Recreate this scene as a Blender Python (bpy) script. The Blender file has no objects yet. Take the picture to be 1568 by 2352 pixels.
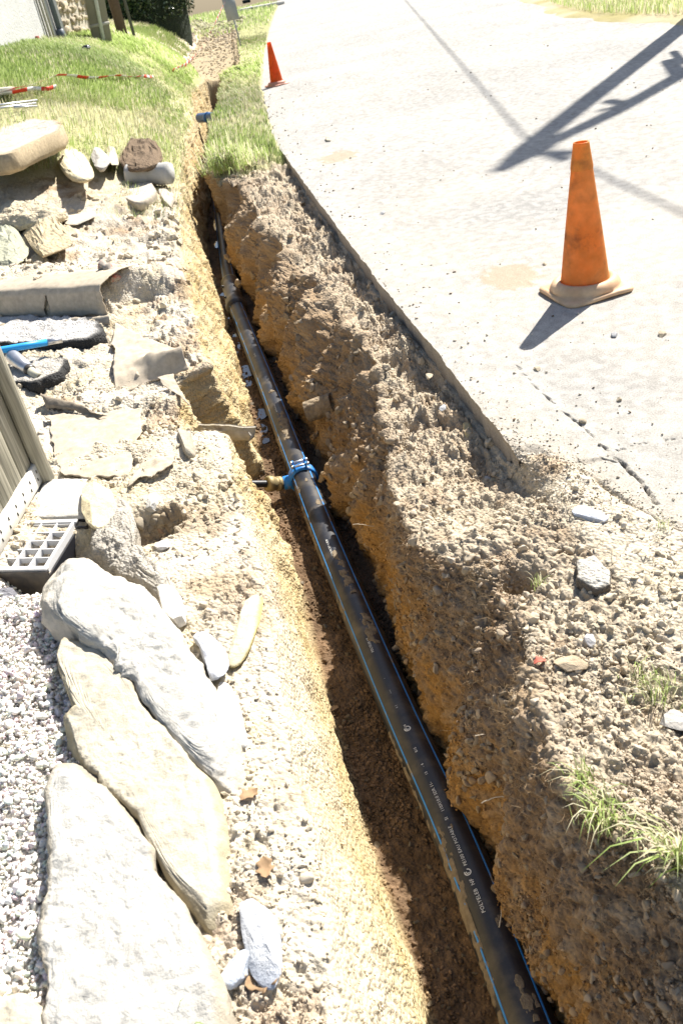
import bpy, math, random
import numpy as np
from mathutils import Vector, Matrix
S = bpy.context.scene
C = bpy.context.scene.collection
rng = np.random.default_rng(7)
random.seed(7)
# ------------------------------------------------------------------ camera calibration (measured on the photograph)
W_, H_ = 1568.0, 2352.0
CH = 1.5                                    # eye height in metres
_n = np.array([1443 - W_/2, 4250 - H_/2]); _v = np.array([389 - W_/2, 13 - H_/2])
F_ = float((-(_n @ _v))**.5)
_D = np.array([_n[0], _n[1], F_]); _D /= np.linalg.norm(_D)
WY = np.array([_v[0], _v[1], F_]); WY /= np.linalg.norm(WY)
WZ = -_D; WX = np.cross(WY, WZ)
def ray(px, py):
    r = np.array([(px - W_/2)/F_, (py - H_/2)/F_, 1.])
    return np.array([r @ WX, r @ WY, r @ WZ])
def at(px, py, z=0.):
    d = ray(px, py); t = (z - CH)/d[2]
    return np.array([d[0]*t, d[1]*t, z])
def atd(px, py, t):
    return ray(px, py)*t + np.array([0, 0, CH])
cam_d = bpy.data.cameras.new('camera'); cam = bpy.data.objects.new('camera', cam_d); C.objects.link(cam)
cam_d.sensor_fit = 'VERTICAL'; cam_d.sensor_height = 36; cam_d.lens = F_/H_*36
cam_d.clip_start = .05; cam_d.clip_end = 600
R_ = Matrix(((WX[0], -WX[1], -WX[2]), (WY[0], -WY[1], -WY[2]), (WZ[0], -WZ[1], -WZ[2])))
cam.matrix_world = Matrix.Translation((0, 0, CH)) @ R_.to_4x4()
cam_d.dof.use_dof = True; cam_d.dof.focus_distance = 3.0; cam_d.dof.aperture_fstop = 7.0
S.camera = cam
S.render.resolution_x = 682; S.render.resolution_y = 1024
S.render.engine = 'CYCLES'
S.cycles.max_bounces = 8; S.cycles.diffuse_bounces = 4
# ------------------------------------------------------------------ light
SUN_EL, SUN_AZ = math.radians(45.5), math.radians(45.5)      # azimuth counted from +X to +Y
wd = bpy.data.worlds.new('World'); S.world = wd; wd.use_nodes = True
wn = wd.node_tree.nodes; wl = wd.node_tree.links
sky = wn.new('ShaderNodeTexSky'); sky.sky_type = 'NISHITA'; sky.sun_disc = False
sky.sun_elevation = SUN_EL; sky.sun_rotation = math.pi/2 - SUN_AZ
sky.air_density = 1.0; sky.dust_density = 1.5
wl.new(sky.outputs[0], wn['Background'].inputs[0]); wn['Background'].inputs[1].default_value = 0.062
sd = bpy.data.lights.new('sun', 'SUN'); sun = bpy.data.objects.new('sun', sd); C.objects.link(sun)
sd.energy = 4.6; sd.angle = math.radians(.53); sd.color = (1, .95, .87)
SV = Vector((math.cos(SUN_AZ)*math.cos(SUN_EL), math.sin(SUN_AZ)*math.cos(SUN_EL), math.sin(SUN_EL)))
sun.rotation_euler = SV.to_track_quat('Z', 'Y').to_euler(); sun.location = SV*30
S.view_settings.view_transform = 'Standard'; S.view_settings.look = 'None'
S.view_settings.exposure = 1.3; S.view_settings.gamma = 1.0
# ------------------------------------------------------------------ noise in numpy
def _h(i, j, k, s):
    h = (i.astype(np.uint32)*np.uint32(374761393)) ^ (j.astype(np.uint32)*np.uint32(668265263)) ^ (k.astype(np.uint32)*np.uint32(2147483647)) ^ np.uint32((s*974711+12345) & 0xffffffff)
    h = (h ^ (h >> np.uint32(13)))*np.uint32(1274126177)
    h = (h ^ (h >> np.uint32(16)))*np.uint32(2246822519)
    return ((h ^ (h >> np.uint32(15))) & np.uint32(0xffffff)).astype(np.float32)/np.float32(16777216.)
def vnoise(P, s=0):
    P = np.asarray(P, np.float32); I = np.floor(P); f = P - I; I = I.astype(np.int64) + 100000
    f = f*f*(3-2*f); x, y, z = I[:, 0], I[:, 1], I[:, 2]; u, v, w = f[:, 0], f[:, 1], f[:, 2]
    def c(a, b, d): return _h(x+a, y+b, z+d, s)
    x00 = c(0, 0, 0)*(1-u) + c(1, 0, 0)*u; x10 = c(0, 1, 0)*(1-u) + c(1, 1, 0)*u
    x01 = c(0, 0, 1)*(1-u) + c(1, 0, 1)*u; x11 = c(0, 1, 1)*(1-u) + c(1, 1, 1)*u
    return ((x00*(1-v)+x10*v)*(1-w) + (x01*(1-v)+x11*v)*w)*2-1
def fbm(P, sc, oct=4, s=0, gain=.5):
    P = np.asarray(P, np.float32)*sc; o = 0; a = 1; t = 0
    for i in range(oct):
        o = o + a*vnoise(P + i*17.3, s+i); t += a; a *= gain; P = P*2.03
    return o/t
def worley(P, sc, s=0):
    P = np.asarray(P, np.float32)*sc; I = np.floor(P).astype(np.int64); f = P - I; I = I+100000
    m = np.full(len(P), 9., np.float32); m2 = m.copy()
    for a in (-1, 0, 1):
        for b in (-1, 0, 1):
            for c in (-1, 0, 1):
                x, y, z = I[:, 0]+a, I[:, 1]+b, I[:, 2]+c
                d = (a + _h(x, y, z, s) - f[:, 0])**2 + (b + _h(x, y, z, s+1) - f[:, 1])**2 + (c + _h(x, y, z, s+2) - f[:, 2])**2
                n = d < m; m2 = np.where(n, m, np.minimum(m2, d)); m = np.minimum(m, d)
    return np.sqrt(m), np.sqrt(m2)
def sstep(a, b, x): t = np.clip((np.asarray(x)-a)/(b-a), 0, 1); return t*t*(3-2*t)
# ------------------------------------------------------------------ object helpers
def tag(o, label=None, cat=None, group=None, kind=None):
    if label: o['label'] = label
    if cat: o['category'] = cat
    if group: o['group'] = group
    if kind: o['kind'] = kind
    return o
def empty(name, loc, label, cat, group=None):
    o = bpy.data.objects.new(name, None); C.objects.link(o); o.location = [float(q) for q in loc]; o.empty_display_size = .05
    return tag(o, label, cat, group)
def obj(name, V, faces, mat, parent=None, smooth=True, col=None, origin=None):
    V = np.array(V, float).reshape(-1, 3)
    off = np.zeros(3)
    if parent is not None:
        q = parent
        while q is not None: off += np.array(q.location); q = q.parent
    elif origin is not None: off = np.array(origin, float)
    V = V - off
    me = bpy.data.meshes.new(name)
    fl = [np.asarray(f, np.int64) for f in (faces if isinstance(faces, list) and len(faces) and isinstance(faces[0], np.ndarray) else [])]
    if fl:
        me.vertices.add(len(V)); me.vertices.foreach_set('co', V.astype(np.float32).ravel())
        lv = np.concatenate([f.ravel() for f in fl]); me.loops.add(len(lv)); me.loops.foreach_set('vertex_index', lv.astype(np.int32))
        tot = np.concatenate([np.full(len(f), f.shape[1]) for f in fl]); st = np.concatenate([[0], np.cumsum(tot)[:-1]])
        me.polygons.add(len(tot)); me.polygons.foreach_set('loop_start', st.astype(np.int32)); me.polygons.foreach_set('loop_total', tot.astype(np.int32))
        me.update(calc_edges=True)
    else:
        me.from_pydata([tuple(v) for v in V], [], [tuple(int(i) for i in f) for f in faces]); me.update()
    if smooth: me.polygons.foreach_set('use_smooth', np.ones(len(me.polygons), bool))
    if col is not None:
        a = me.color_attributes.new('col', 'FLOAT_COLOR', 'POINT')
        c4 = np.ones((len(V), 4), np.float32); c4[:, :3] = col; a.data.foreach_set('color', c4.ravel())
    if isinstance(mat, (list, tuple)):
        for m in mat: me.materials.append(m)
    elif mat: me.materials.append(mat)
    me.validate()
    o = bpy.data.objects.new(name, me); C.objects.link(o)
    if parent is not None: o.parent = parent
    elif origin is not None: o.location = off
    return o
def gridf(nr, nc, wrap=False):
    r = np.arange(nr-1)[:, None]; c = np.arange(nc if wrap else nc-1)[None, :]
    c1 = (c+1) % nc
    a = r*nc+c; b = r*nc+c1; d = (r+1)*nc+c; e = (r+1)*nc+c1
    return np.stack([a, b, e, d], -1).reshape(-1, 4)
def frames(P):
    P = np.asarray(P, float); T = np.gradient(P, axis=0); T /= np.linalg.norm(T, axis=1)[:, None]
    N = []; up = np.array([0, 0, 1.]) if abs(T[0][2]) < .9 else np.array([1., 0, 0])
    for t in T:
        n = up - t*(up@t); n /= np.linalg.norm(n); N.append(n); up = n
    N = np.array(N); B = np.cross(T, N); return P, T, N, B
def spline(P, n):
    P = np.asarray(P, float); d = np.r_[0, np.cumsum(np.linalg.norm(np.diff(P, axis=0), axis=1))]
    u = np.linspace(0, d[-1], n); m = np.gradient(P, d, axis=0) if len(P) > 2 else np.repeat((P[1:]-P[:1])/d[-1], 2, 0)
    i = np.clip(np.searchsorted(d, u, 'right')-1, 0, len(P)-2); h = (d[i+1]-d[i])[:, None]; t = ((u-d[i])[:, None])/h
    return (2*t**3-3*t**2+1)*P[i] + (t**3-2*t**2+t)*h*m[i] + (-2*t**3+3*t**2)*P[i+1] + (t**3-t**2)*h*m[i+1]
def tube(P, r, seg=16, caps=True, upright=None):
    P, T, N, B = frames(P); r = np.broadcast_to(np.asarray(r, float), (len(P),))
    a = np.arange(seg)/seg*2*math.pi
    V = P[:, None, :] + r[:, None, None]*(np.cos(a)[None, :, None]*N[:, None, :] + np.sin(a)[None, :, None]*B[:, None, :])
    V = V.reshape(-1, 3); F = gridf(len(P), seg, True).tolist()
    if caps:
        F.append(list(range(seg))[::-1]); F.append([(len(P)-1)*seg+i for i in range(seg)])
    return V, F
def lathe(prof, c, seg=48, ax=None):
    prof = np.array(prof, float); a = np.arange(seg)/seg*2*math.pi; c = np.array(c, float)
    ax = np.array([0, 0, 1.]) if ax is None else np.array(ax, float)/np.linalg.norm(ax)
    h = np.array([1., 0, 0]) if abs(ax[0]) < .9 else np.array([0, 1., 0]); e1 = np.cross(ax, h); e1 /= np.linalg.norm(e1); e2 = np.cross(ax, e1)
    V = c + prof[:, 1, None, None]*ax + prof[:, 0, None, None]*(np.cos(a)[None, :, None]*e1 + np.sin(a)[None, :, None]*e2)
    return V.reshape(-1, 3), gridf(len(prof), seg, True).tolist()
def box(c, sx, sy, sz, ex=(1, 0, 0), ey=(0, 1, 0), ez=(0, 0, 1), bev=.0):
    c = np.array(c, float); ex, ey, ez = [np.array(e, float)/np.linalg.norm(e) for e in (ex, ey, ez)]
    if bev <= 0:
        V = [c + ex*sx*i/2 + ey*sy*j/2 + ez*sz*k/2 for k in (-1, 1) for j in (-1, 1) for i in (-1, 1)]
        return np.array(V), [[0, 2, 3, 1], [4, 5, 7, 6], [0, 1, 5, 4], [2, 6, 7, 3], [0, 4, 6, 2], [1, 3, 7, 5]]
    V = []; F = []
    for k in (-1, 1):
        for lvl in ((0, 1) if k < 0 else (1, 0)):
            b = bev if lvl == 0 else 0; z = k*(sz/2 - (bev if lvl == 1 else 0))
            for (i, j) in ((-1, -1), (1, -1), (1, 1), (-1, 1)):
                for q in ((0, 1) if (i*j > 0) else (1, 0)):
                    dx = (sx/2 - b) - (bev if q == 1 else 0); dy = (sy/2 - b) - (bev if q == 0 else 0)
                    V.append(c + ex*i*dx + ey*j*dy + ez*z)
    n = 8
    for l in range(3):
        for q in range(n): F.append([l*n+q, l*n+(q+1) % n, (l+1)*n+(q+1) % n, (l+1)*n+q])
    F.append(list(range(n))[::-1]); F.append([3*n+q for q in range(n)])
    return np.array(V), F
def join(*parts):
    V = []; F = []; n = 0
    for v, f in parts:
        V.append(np.asarray(v, float)); F += [[int(i)+n for i in q] for q in f]; n += len(v)
    return np.vstack(V), F
# ------------------------------------------------------------------ materials
def mat(name, col=(.5, .5, .5), rough=.8, metal=0., attr=False, var=.15, vscale=20., bump=0., bscale=60., spec=.3, coords='Object', voro=0., trans=0., hue=None, stain=None):
    m = bpy.data.materials.new(name); m.use_nodes = True; n = m.node_tree.nodes; l = m.node_tree.links
    b = n['Principled BSDF']; b.inputs['Roughness'].default_value = rough; b.inputs['Metallic'].default_value = metal
    b.inputs['Specular IOR Level'].default_value = spec
    if coords == 'Object': co = n.new('ShaderNodeTexCoord').outputs['Object']
    else: co = n.new('ShaderNodeNewGeometry').outputs['Position']
    if attr:
        a = n.new('ShaderNodeAttribute'); a.attribute_name = 'col'; base = a.outputs['Color']
    else:
        a = n.new('ShaderNodeRGB'); a.outputs[0].default_value = (*col, 1); base = a.outputs[0]
    def noise(sc, det=6, rg=.6):
        t = n.new('ShaderNodeTexNoise'); t.inputs['Scale'].default_value = sc; t.inputs['Detail'].default_value = det; t.inputs['Roughness'].default_value = rg
        l.new(co, t.inputs['Vector']); return t
    if stain:
        scol, ssc, lo, hi = stain; t = noise(ssc); mr = n.new('ShaderNodeMapRange'); mr.inputs[1].default_value = lo; mr.inputs[2].default_value = hi
        l.new(t.outputs[0], mr.inputs[0]); mx = n.new('ShaderNodeMix'); mx.data_type = 'RGBA'; l.new(mr.outputs[0], mx.inputs[0]); l.new(base, mx.inputs[6]); mx.inputs[7].default_value = (*scol, 1); base = mx.outputs[2]
    if hue:
        t = noise(vscale*.35); mr = n.new('ShaderNodeMapRange'); mr.inputs[1].default_value = .35; mr.inputs[2].default_value = .65
        l.new(t.outputs[0], mr.inputs[0]); mx = n.new('ShaderNodeMix'); mx.data_type = 'RGBA'; l.new(mr.outputs[0], mx.inputs[0]); l.new(base, mx.inputs[6]); mx.inputs[7].default_value = (*hue, 1); base = mx.outputs[2]
    if var > 0:
        t = noise(vscale); mr = n.new('ShaderNodeMapRange'); mr.inputs[1].default_value = .25; mr.inputs[2].default_value = .75; mr.inputs[3].default_value = 1-var; mr.inputs[4].default_value = 1+var
        l.new(t.outputs[0], mr.inputs[0]); vm = n.new('ShaderNodeVectorMath'); vm.operation = 'SCALE'; l.new(base, vm.inputs[0]); l.new(mr.outputs[0], vm.inputs['Scale']); base = vm.outputs[0]
    l.new(base, b.inputs['Base Color'])
    if bump > 0:
        t = noise(bscale, 8, .65); h = t.outputs[0]
        if voro > 0:
            v = n.new('ShaderNodeTexVoronoi'); v.inputs['Scale'].default_value = bscale*voro; l.new(co, v.inputs['Vector'])
            ma = n.new('ShaderNodeMath'); ma.operation = 'SUBTRACT'; l.new(h, ma.inputs[0]); l.new(v.outputs['Distance'], ma.inputs[1]); h = ma.outputs[0]
        bp = n.new('ShaderNodeBump'); bp.inputs['Strength'].default_value = 1; bp.inputs['Distance'].default_value = bump; l.new(h, bp.inputs['Height']); l.new(bp.outputs[0], b.inputs['Normal'])
    if trans > 0:
        tr = n.new('ShaderNodeBsdfTranslucent'); l.new(base, tr.inputs[0]); ms = n.new('ShaderNodeMixShader'); ms.inputs[0].default_value = trans
        l.new(b.outputs[0], ms.inputs[1]); l.new(tr.outputs[0], ms.inputs[2]); l.new(ms.outputs[0], n['Material Output'].inputs[0])
    return m
M_soil = mat('soil', attr=True, rough=1, var=.22, vscale=70, bump=.006, bscale=55, voro=1.6, spec=.1, coords='W')
M_peb = mat('pebble', attr=True, rough=.95, var=.15, vscale=60, bump=.001, bscale=160, spec=.15, coords='W')
M_grass = mat('grass_blade', attr=True, rough=.6, var=0, spec=.3, trans=.5)
M_asph = mat('asphalt_dusty', attr=True, rough=.95, var=.32, vscale=130, bump=.0016, bscale=240, voro=1.2, spec=.15, coords='W')
M_rock = mat('limestone', (.60, .57, .52), rough=.95, var=.16, vscale=9, bump=.008, bscale=16, hue=(.54, .49, .39), spec=.15, coords='W')
M_rocky = mat('yellow_limestone', (.58, .52, .40), rough=.95, var=.14, vscale=9, bump=.006, bscale=16, hue=(.56, .46, .28), spec=.15, coords='W')
M_rockg = mat('grey_stone', (.48, .49, .51), rough=.9, var=.22, vscale=14, bump=.006, bscale=24, hue=(.58, .57, .56), spec=.2, coords='W')
M_crust = mat('mud_crust', (.30, .23, .15), rough=1, var=.3, vscale=25, bump=.008, bscale=40, voro=1.2, hue=(.24, .20, .15), spec=.1, coords='W')
M_clay = mat('clay_lump', (.40, .33, .22), rough=1, var=.2, vscale=25, bump=.012, bscale=28, voro=1.2, hue=(.46, .38, .25), spec=.1, coords='W')
M_mortar = mat('mortar', (.50, .47, .43), rough=1, var=.2, vscale=40, bump=.006, bscale=60, voro=1.5, spec=.1, coords='W')
M_felt = mat('geotextile', (.50, .43, .33), rough=1, var=.18, vscale=30, bump=.002, bscale=220, hue=(.42, .36, .28), spec=.05, coords='W')
M_black = mat('black_plastic', (.012, .013, .018), rough=.42, var=.1, vscale=5, stain=((.10, .082, .058), 9, .50, .80), bump=.0006, bscale=40, spec=.5)
M_stripe = mat('blue_stripe', (.04, .25, .62), rough=.4, var=.1, stain=((.28, .24, .17), 9, .55, .62), coords='W')
M_blue = mat('blue_plastic', (.03, .22, .62), rough=.45, var=.12, vscale=30, stain=((.25, .25, .24), 22, .58, .70), coords='W')
M_brass = mat('brass', (.34, .27, .14), rough=.6, metal=.5, var=.3, vscale=40, bump=.001, bscale=90)
M_steel = mat('steel', (.55, .55, .56), rough=.35, metal=.8, var=.2, vscale=30, bump=.0006, bscale=60)
M_mud = mat('dried_mud', (.20, .16, .11), rough=1, var=.35, vscale=60, bump=.002, bscale=90, coords='W')
M_white = mat('white_print', (.75, .75, .72), rough=.6, var=0)
M_wood = None
def wood(name, col, sc=(60, 60, 3)):
    m = mat(name, col, rough=.85, var=0, spec=.15); n = m.node_tree.nodes; l = m.node_tree.links; b = n['Principled BSDF']
    tc = n.new('ShaderNodeTexCoord'); mp = n.new('ShaderNodeMapping'); mp.inputs['Scale'].default_value = sc
    l.new(tc.outputs['Object'], mp.inputs[0]); t = n.new('ShaderNodeTexNoise'); t.inputs['Scale'].default_value = 1; t.inputs['Detail'].default_value = 8; t.inputs['Distortion'].default_value = .6; l.new(mp.outputs[0], t.inputs['Vector'])
    cr = n.new('ShaderNodeValToRGB'); cr.color_ramp.elements[0].position = .35; cr.color_ramp.elements[0].color = (*[c*.55 for c in col], 1); cr.color_ramp.elements[1].position = .62; cr.color_ramp.elements[1].color = (*[c*1.15 for c in col], 1)
    l.new(t.outputs[0], cr.inputs[0]); l.new(cr.outputs[0], b.inputs['Base Color'])
    bp = n.new('ShaderNodeBump'); bp.inputs['Distance'].default_value = .002; l.new(t.outputs[0], bp.inputs['Height']); l.new(bp.outputs[0], b.inputs['Normal']); return m
M_wood = wood('weathered_wood', (.36, .34, .27), (70, 70, 3))
M_concrete = mat('concrete', (.46, .45, .42), rough=.95, var=.15, vscale=12, bump=.003, bscale=50, spec=.15)
M_greyplastic = mat('grey_plastic', (.60, .60, .60), rough=.5, var=.12, vscale=25, stain=((.5, .48, .44), 18, .5, .75))
M_whitealu = mat('white_strip', (.62, .60, .55), rough=.6, var=.08, vscale=30, bump=.0004, bscale=60)
# ------------------------------------------------------------------ terrain lines (image measure -> ground position)
def line(pts, ext0=None, ext1=None):
    A = np.array([at(*p) for p in pts]); A = A[np.argsort(A[:, 1])]
    if ext0 is not None: A = np.vstack([ext0, A])
    if ext1 is not None: A = np.vstack([A, ext1])
    return A
L1 = line([(770,2352,-.05),(730,2000,-.05),(665,1700,-.05),(630,1500,-.05),(600,1350,-.05),(560,1200,-.05),(535,1100,-.05),(510,900,-.05),(465,800,-.05),(435,700,-.05),(415,600,-.05),(410,500,-.03),(415,390,0),(420,340,0),(435,280,.02),(437,215,.05),(470,186,0.05)], [[-.17,0,-.05]], [at(430,150,.05), at(455,100,.05), at(468,62,.1), [9,110,0]])
FL = line([(990,2352,-.70),(865,2000,-.70),(778,1700,-.70),(722,1500,-.70),(688,1350,-.70),(625,1180,-.70),(600,1080,-.70),(560,900,-.70),(520,750,-.70),(480,600,-.70),(474,520,-.70),(485,450,-.70)], [[.01,0,-.70]], [[-.02,14.5,-.70],[.06,17,-.68],[.22,19.2,-.66],[.36,20.9,-.64],[.5,21.1,-.04],at(440,140,.02), at(462,98,.02), at(474,62,.05), [9.4,110,0]])
FR = line([(1281,2352,-.69),(1192,2163,-.69),(1061,1890,-.69),(969,1665,-.69),(923,1474,-.69),(874,1320,-.69),(844,1272,-.70),(805,1182,-.70),(767,1118,-.70),(730,1023,-.70),(682,941,-.70),(655,862,-.70),(603,746,-.70),(579,670,-.70),(544,612,-.70),(520,509,-.70),(500,436,-.70)], [[.28,0,-.69]], [[.18,14.5,-.70],[.42,17,-.68],[.58,19.2,-.66],[.74,20.9,-.64],[.8,21.1,-.04],at(545,140,.0), at(536,98,.0), at(538,62,.0), [10.2,110,0]])
RL = line([(1568,2080,-.02),(1450,1920,-.02),(1310,1820,-.02),(1240,1650,-.02),(1200,1480,-.02),(1180,1360,-.04),(960,1250,-.09),(890,1120,-.1),(880,1000,-.1),(870,860,-.09),(800,740,-.09),(720,640,-.09),(640,560,-.08),(590,490,-.07),(560,430,-.03)], [[.56,0,-.02]], [at(497,415,.0),at(483,382,.03),at(482,350,.05),at(489,300,.05),at(505,260,.05),at(516,215,.05),at(512,184,.04),at(556,150,.03), at(545,98,.02), at(543,62,0), [10.8,110,0]])
AE = line([(1185,1040),(1000,800),(870,650),(720,450),(625,325),(600,200),(606,130),(618,70),(640,8)], [[.8,0,0]])
AE[1:6, 0] = [.79,.785,.77,.77,.79]
def ln(A, Y, k): return np.interp(Y, A[:, 1], A[:, k])
def xL(y): return ln(L1, y, 0)
LA, LB = at(-60, 735, .02), at(252, 720, .02); LX = LB-LA; LL = float(np.linalg.norm(LX)); LX = LX/LL; LN = np.array([-LX[1], LX[0]])
def ledge(x, y):
    v = (x-LA[0])*LN[0] + (y-LA[1])*LN[1]; u = (x-LA[0])*LX[0] + (y-LA[1])*LX[1]
    return .15*sstep(.0, .06, v)*(1-sstep(.35, 1.0, v))*(1-sstep(LL-.06, LL+.16, u + .1*np.sin(v*9)))*(x < 0)
def zleft(x, y):
    """top surface left of the trench: flat near, a grassed bank farther on"""
    s = np.maximum(xL(y) - x, 0)
    r = sstep(4.2, 17, y)
    bank = 1.7*(1-np.exp(-s/1.3))*r*(1-.9*sstep(48, 75, y))
    near = (ln(L1, y, 2))*np.exp(-s/.25)
    return bank + near + ledge(x, y)
RBO, RBY = [0, .06, .12, .17, .20, .24, .30, .45, 1.2, 9.5], [2.50, 2.40, 2.30, 2.16, 2.0, 1.86, 1.74, 1.62, 1.5, 1.4]
def zright(x, y):
    e = ln(AE, y, 0); r = ln(RL, y, 0); t = np.clip((x-r)/np.maximum(e-r, .02), 0, 1)
    zr = ln(RL, y, 2)
    ze = -.13*sstep(2.0, 2.6, y)*(1-sstep(9.2, 10.4, y)) - .004
    z = zr*(1-t) + ze*t
    z = z - .03*np.sin(t*math.pi)*sstep(2.2, 2.8, y)*(1-sstep(7, 9, y))
    o = np.clip(x-e, 0, 9.5); yb = np.interp(o, RBO, RBY)
    under = sstep(0.07, .17, y-yb)*(x > e)
    base = z*(x <= e) + .004*(x > e)
    return base*(1-under) + under*(-.06)
def ztop(x, y):
    x = np.asarray(x, float); y = np.asarray(y, float)
    return np.where(x < (ln(FL, y, 0)+ln(FR, y, 0))/2, zleft(x, y), zright(x, y))
def hit(px, py, dz=0.):
    d = ray(px, py); t = np.linspace(.8, 70, 9000)
    P = d[None, :]*t[:, None] + np.array([0, 0, CH])
    g = ztop(P[:, 0], P[:, 1]) + dz; m = P[:, 2] <= g
    if not m.any(): print('NO HIT', px, py)
    return P[int(np.argmax(m))] if m.any() else atd(px, py, 30.)
# ------------------------------------------------------------------ ground sheet: lofted cross sections
NR = 1500
Yk = .30*np.exp(np.linspace(0, math.log(100/.30), NR))
fL, fR, l1, rl, ae = [np.stack([ln(A, Yk, 0), ln(A, Yk, 2)], -1) for A in (FL, FR, L1, RL, AE)]
notch = sstep(3.26, 3.40, Yk)*(1-sstep(3.98, 4.12, Yk))
notch2 = sstep(3.05, 3.12, Yk)*(1-sstep(3.2, 3.26, Yk))
l1s = l1.copy(); l1s[:, 0] -= .20*notch
fLs = fL.copy(); fLs[:, 0] -= .17*notch + .03*notch2
secs = []
def sec(n, fn): 
    t = np.arange(n)/n; X, Z, K = fn(t[None, :]); secs.append((np.broadcast_to(X, (NR, n)), np.broadcast_to(Z, (NR, n)), K))
YY1 = Yk[:, None]
gL = -(1.15+.36*Yk)[:, None]
def f0(t): X = -60*(1-t)**2 + gL*1.0; return X, zleft(X, YY1), 0
def f1(t): X = gL*(1-t) + (l1s[:, :1]-.22)*t; return X, zleft(X, YY1), 0
def f2(t): X = (l1s[:, :1]-.22) + .22*t; return X, zleft(X+ (.20*notch)[:, None], YY1), 0
def f3(t):
    X = l1s[:, :1]*(1-t**.9) + fLs[:, :1]*t**.9; z1 = l1s[:, 1:]; z2 = fLs[:, 1:]; return X, z1 + (z2-z1)*(t**1.15), 1
def f4(t):
    X = fLs[:, :1]*(1-t) + fR[:, :1]*t; return X, fLs[:, 1:]*(1-t) + fR[:, 1:]*t - .02*np.sin(t*math.pi), 2
def f5(t):
    g = t**1.35; k = t**.8
    return fR[:, :1]*(1-g) + rl[:, :1]*g, fR[:, 1:]*(1-k) + rl[:, 1:]*k, 3
def f6(t): X = rl[:, :1]*(1-t) + ae[:, :1]*t; return X, zright(X, YY1), 4
gR = np.maximum((1.2+.62*Yk), ae[:, 0]+.6)[:, None]
def f7(t): X = ae[:, :1]*(1-t) + gR*t; return X, zright(X, YY1), 5
def f8(t): X = gR + 60*t**2; return X, zright(X, YY1) , 5
for n, f in ((6, f0), (230, f1), (60, f2), (110, f3), (95, f4), (210, f5), (120, f6), (150, f7), (7, f8)): sec(n, f)
GX = np.concatenate([s[0] for s in secs], 1); GZ = np.concatenate([s[1] for s in secs], 1)
ZN = np.concatenate([np.full(s[0].shape[1], s[2]) for s in secs]); NC = GX.shape[1]
GY = np.broadcast_to(YY1, GX.shape).copy(); ZI = np.broadcast_to(ZN[None, :], GX.shape)
P0 = np.stack([GX, GY, GZ], -1)
def normals(P):
    a = np.gradient(P, axis=0); b = np.gradient(P, axis=1); n = np.cross(b, a); n /= np.linalg.norm(n, axis=-1, keepdims=True)+1e-12; return n
# smooth the hard corners of the profile a little
for _ in range(6): P0[:, 1:-1, 2] = (P0[:, :-2, 2]+2*P0[:, 1:-1, 2]+P0[:, 2:, 2])/4
N0 = normals(P0)
Pf = P0.reshape(-1, 3).astype(np.float32); zi = ZI.reshape(-1)
wall_l = (zi == 1).astype(np.float32); floor = (zi == 2)*1.; wall_r = (zi == 3)*1.; shelf = (zi == 4)*1.; topl = (zi == 0)*1.; topr = (zi == 5)*1.
def soft(m, k=7):
    a = m.reshape(NR, NC).astype(np.float32); c = np.cumsum(np.pad(a, ((0, 0), (k+1, k)), mode='edge'), 1); return ((c[:, 2*k+1:]-c[:, :-2*k-1])/(2*k+1)).reshape(-1)
wall_l, floor, wall_r, shelf, topl, topr = [soft(m) for m in (wall_l, floor, wall_r, shelf, topl, topr)]
Yf = Pf[:, 1]; Xf = Pf[:, 0]
big = fbm(Pf, 2.2, 3, 1); med = fbm(Pf, 7, 4, 5); fin = fbm(Pf, 38, 4, 11, .6)
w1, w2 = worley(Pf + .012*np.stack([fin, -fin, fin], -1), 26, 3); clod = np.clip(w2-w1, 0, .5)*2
w3, w4 = worley(Pf, 75, 9); grit = 1-np.clip(w3, 0, 1)
tq = fbm(Pf, 4.5, 3, 35)*4; ter = (np.floor(tq)+sstep(0, .18, tq-np.floor(tq)))
cre = np.clip(1-np.abs(fbm(Pf, 17, 3, 33))*5, 0, 1); fin2 = fbm(Pf, 75, 2, 37)
rid = 1-np.abs(fbm(Pf*np.array([1, 1, .6]), 9, 4, 31))*2
nearT = 1-sstep(2.3, 2.9, Yf)
# lumps: columns and buttresses of the right-hand face
butt = fbm(Pf*np.array([1.2, 1.0, .35]), 5.5, 3, 41); lumpL = np.clip(1.6*fbm(Pf, 3.3, 2, 43)+.45, 0, 1); farw = sstep(2.4, 3.2, Yf)
disp = (topl*(.016*med + .035*big*sstep(3.3, 4.2, Yf) + lumpL*(.018*clod + .008*rid) + .022*ter*sstep(2.9, 3.6, Yf)*(1-sstep(8, 9, Yf))*(1-sstep(.5, 1.2, xL(Yf)-Xf)) + .006*ter*(1-sstep(2.9, 3.6, Yf)) + .006*fin + .002*fin2 - .005*cre + .002*grit)
        + wall_l*((.018+.022*farw)*med + (.006*lumpL+.012*farw)*clod + .005*fin + (.014+.03*farw)*butt)
        + floor*(.016*med + .012*clod*.7 + .005*fin)
        + wall_r*((.055+.075*farw)*butt + (.034+.034*farw)*med + .014*farw*ter + .014*clod + .010*fin + .004*fin2 - .012*cre + .003*grit)
        + shelf*(.026*med + .014*clod + .010*fin + .004*fin2 - .008*cre + .004*grit + (.085*butt + .018*ter + .02*med - .014*cre)*(1-nearT))
        + topr*(.016*med*nearT + .016*clod*nearT*lumpL + (.008*fin + .004*fin2 - .006*cre)*nearT))
lawn = sstep(8.4, 10.2, Yf + .5*big)*topl + (1-sstep(0, .3, Xf-ln(AE, Yf, 0)))*shelf*sstep(9.3, 9.8, Yf+.9*big)
path = sstep(20.0, 21.5, Yf)
Nf = N0.reshape(-1, 3)
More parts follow.
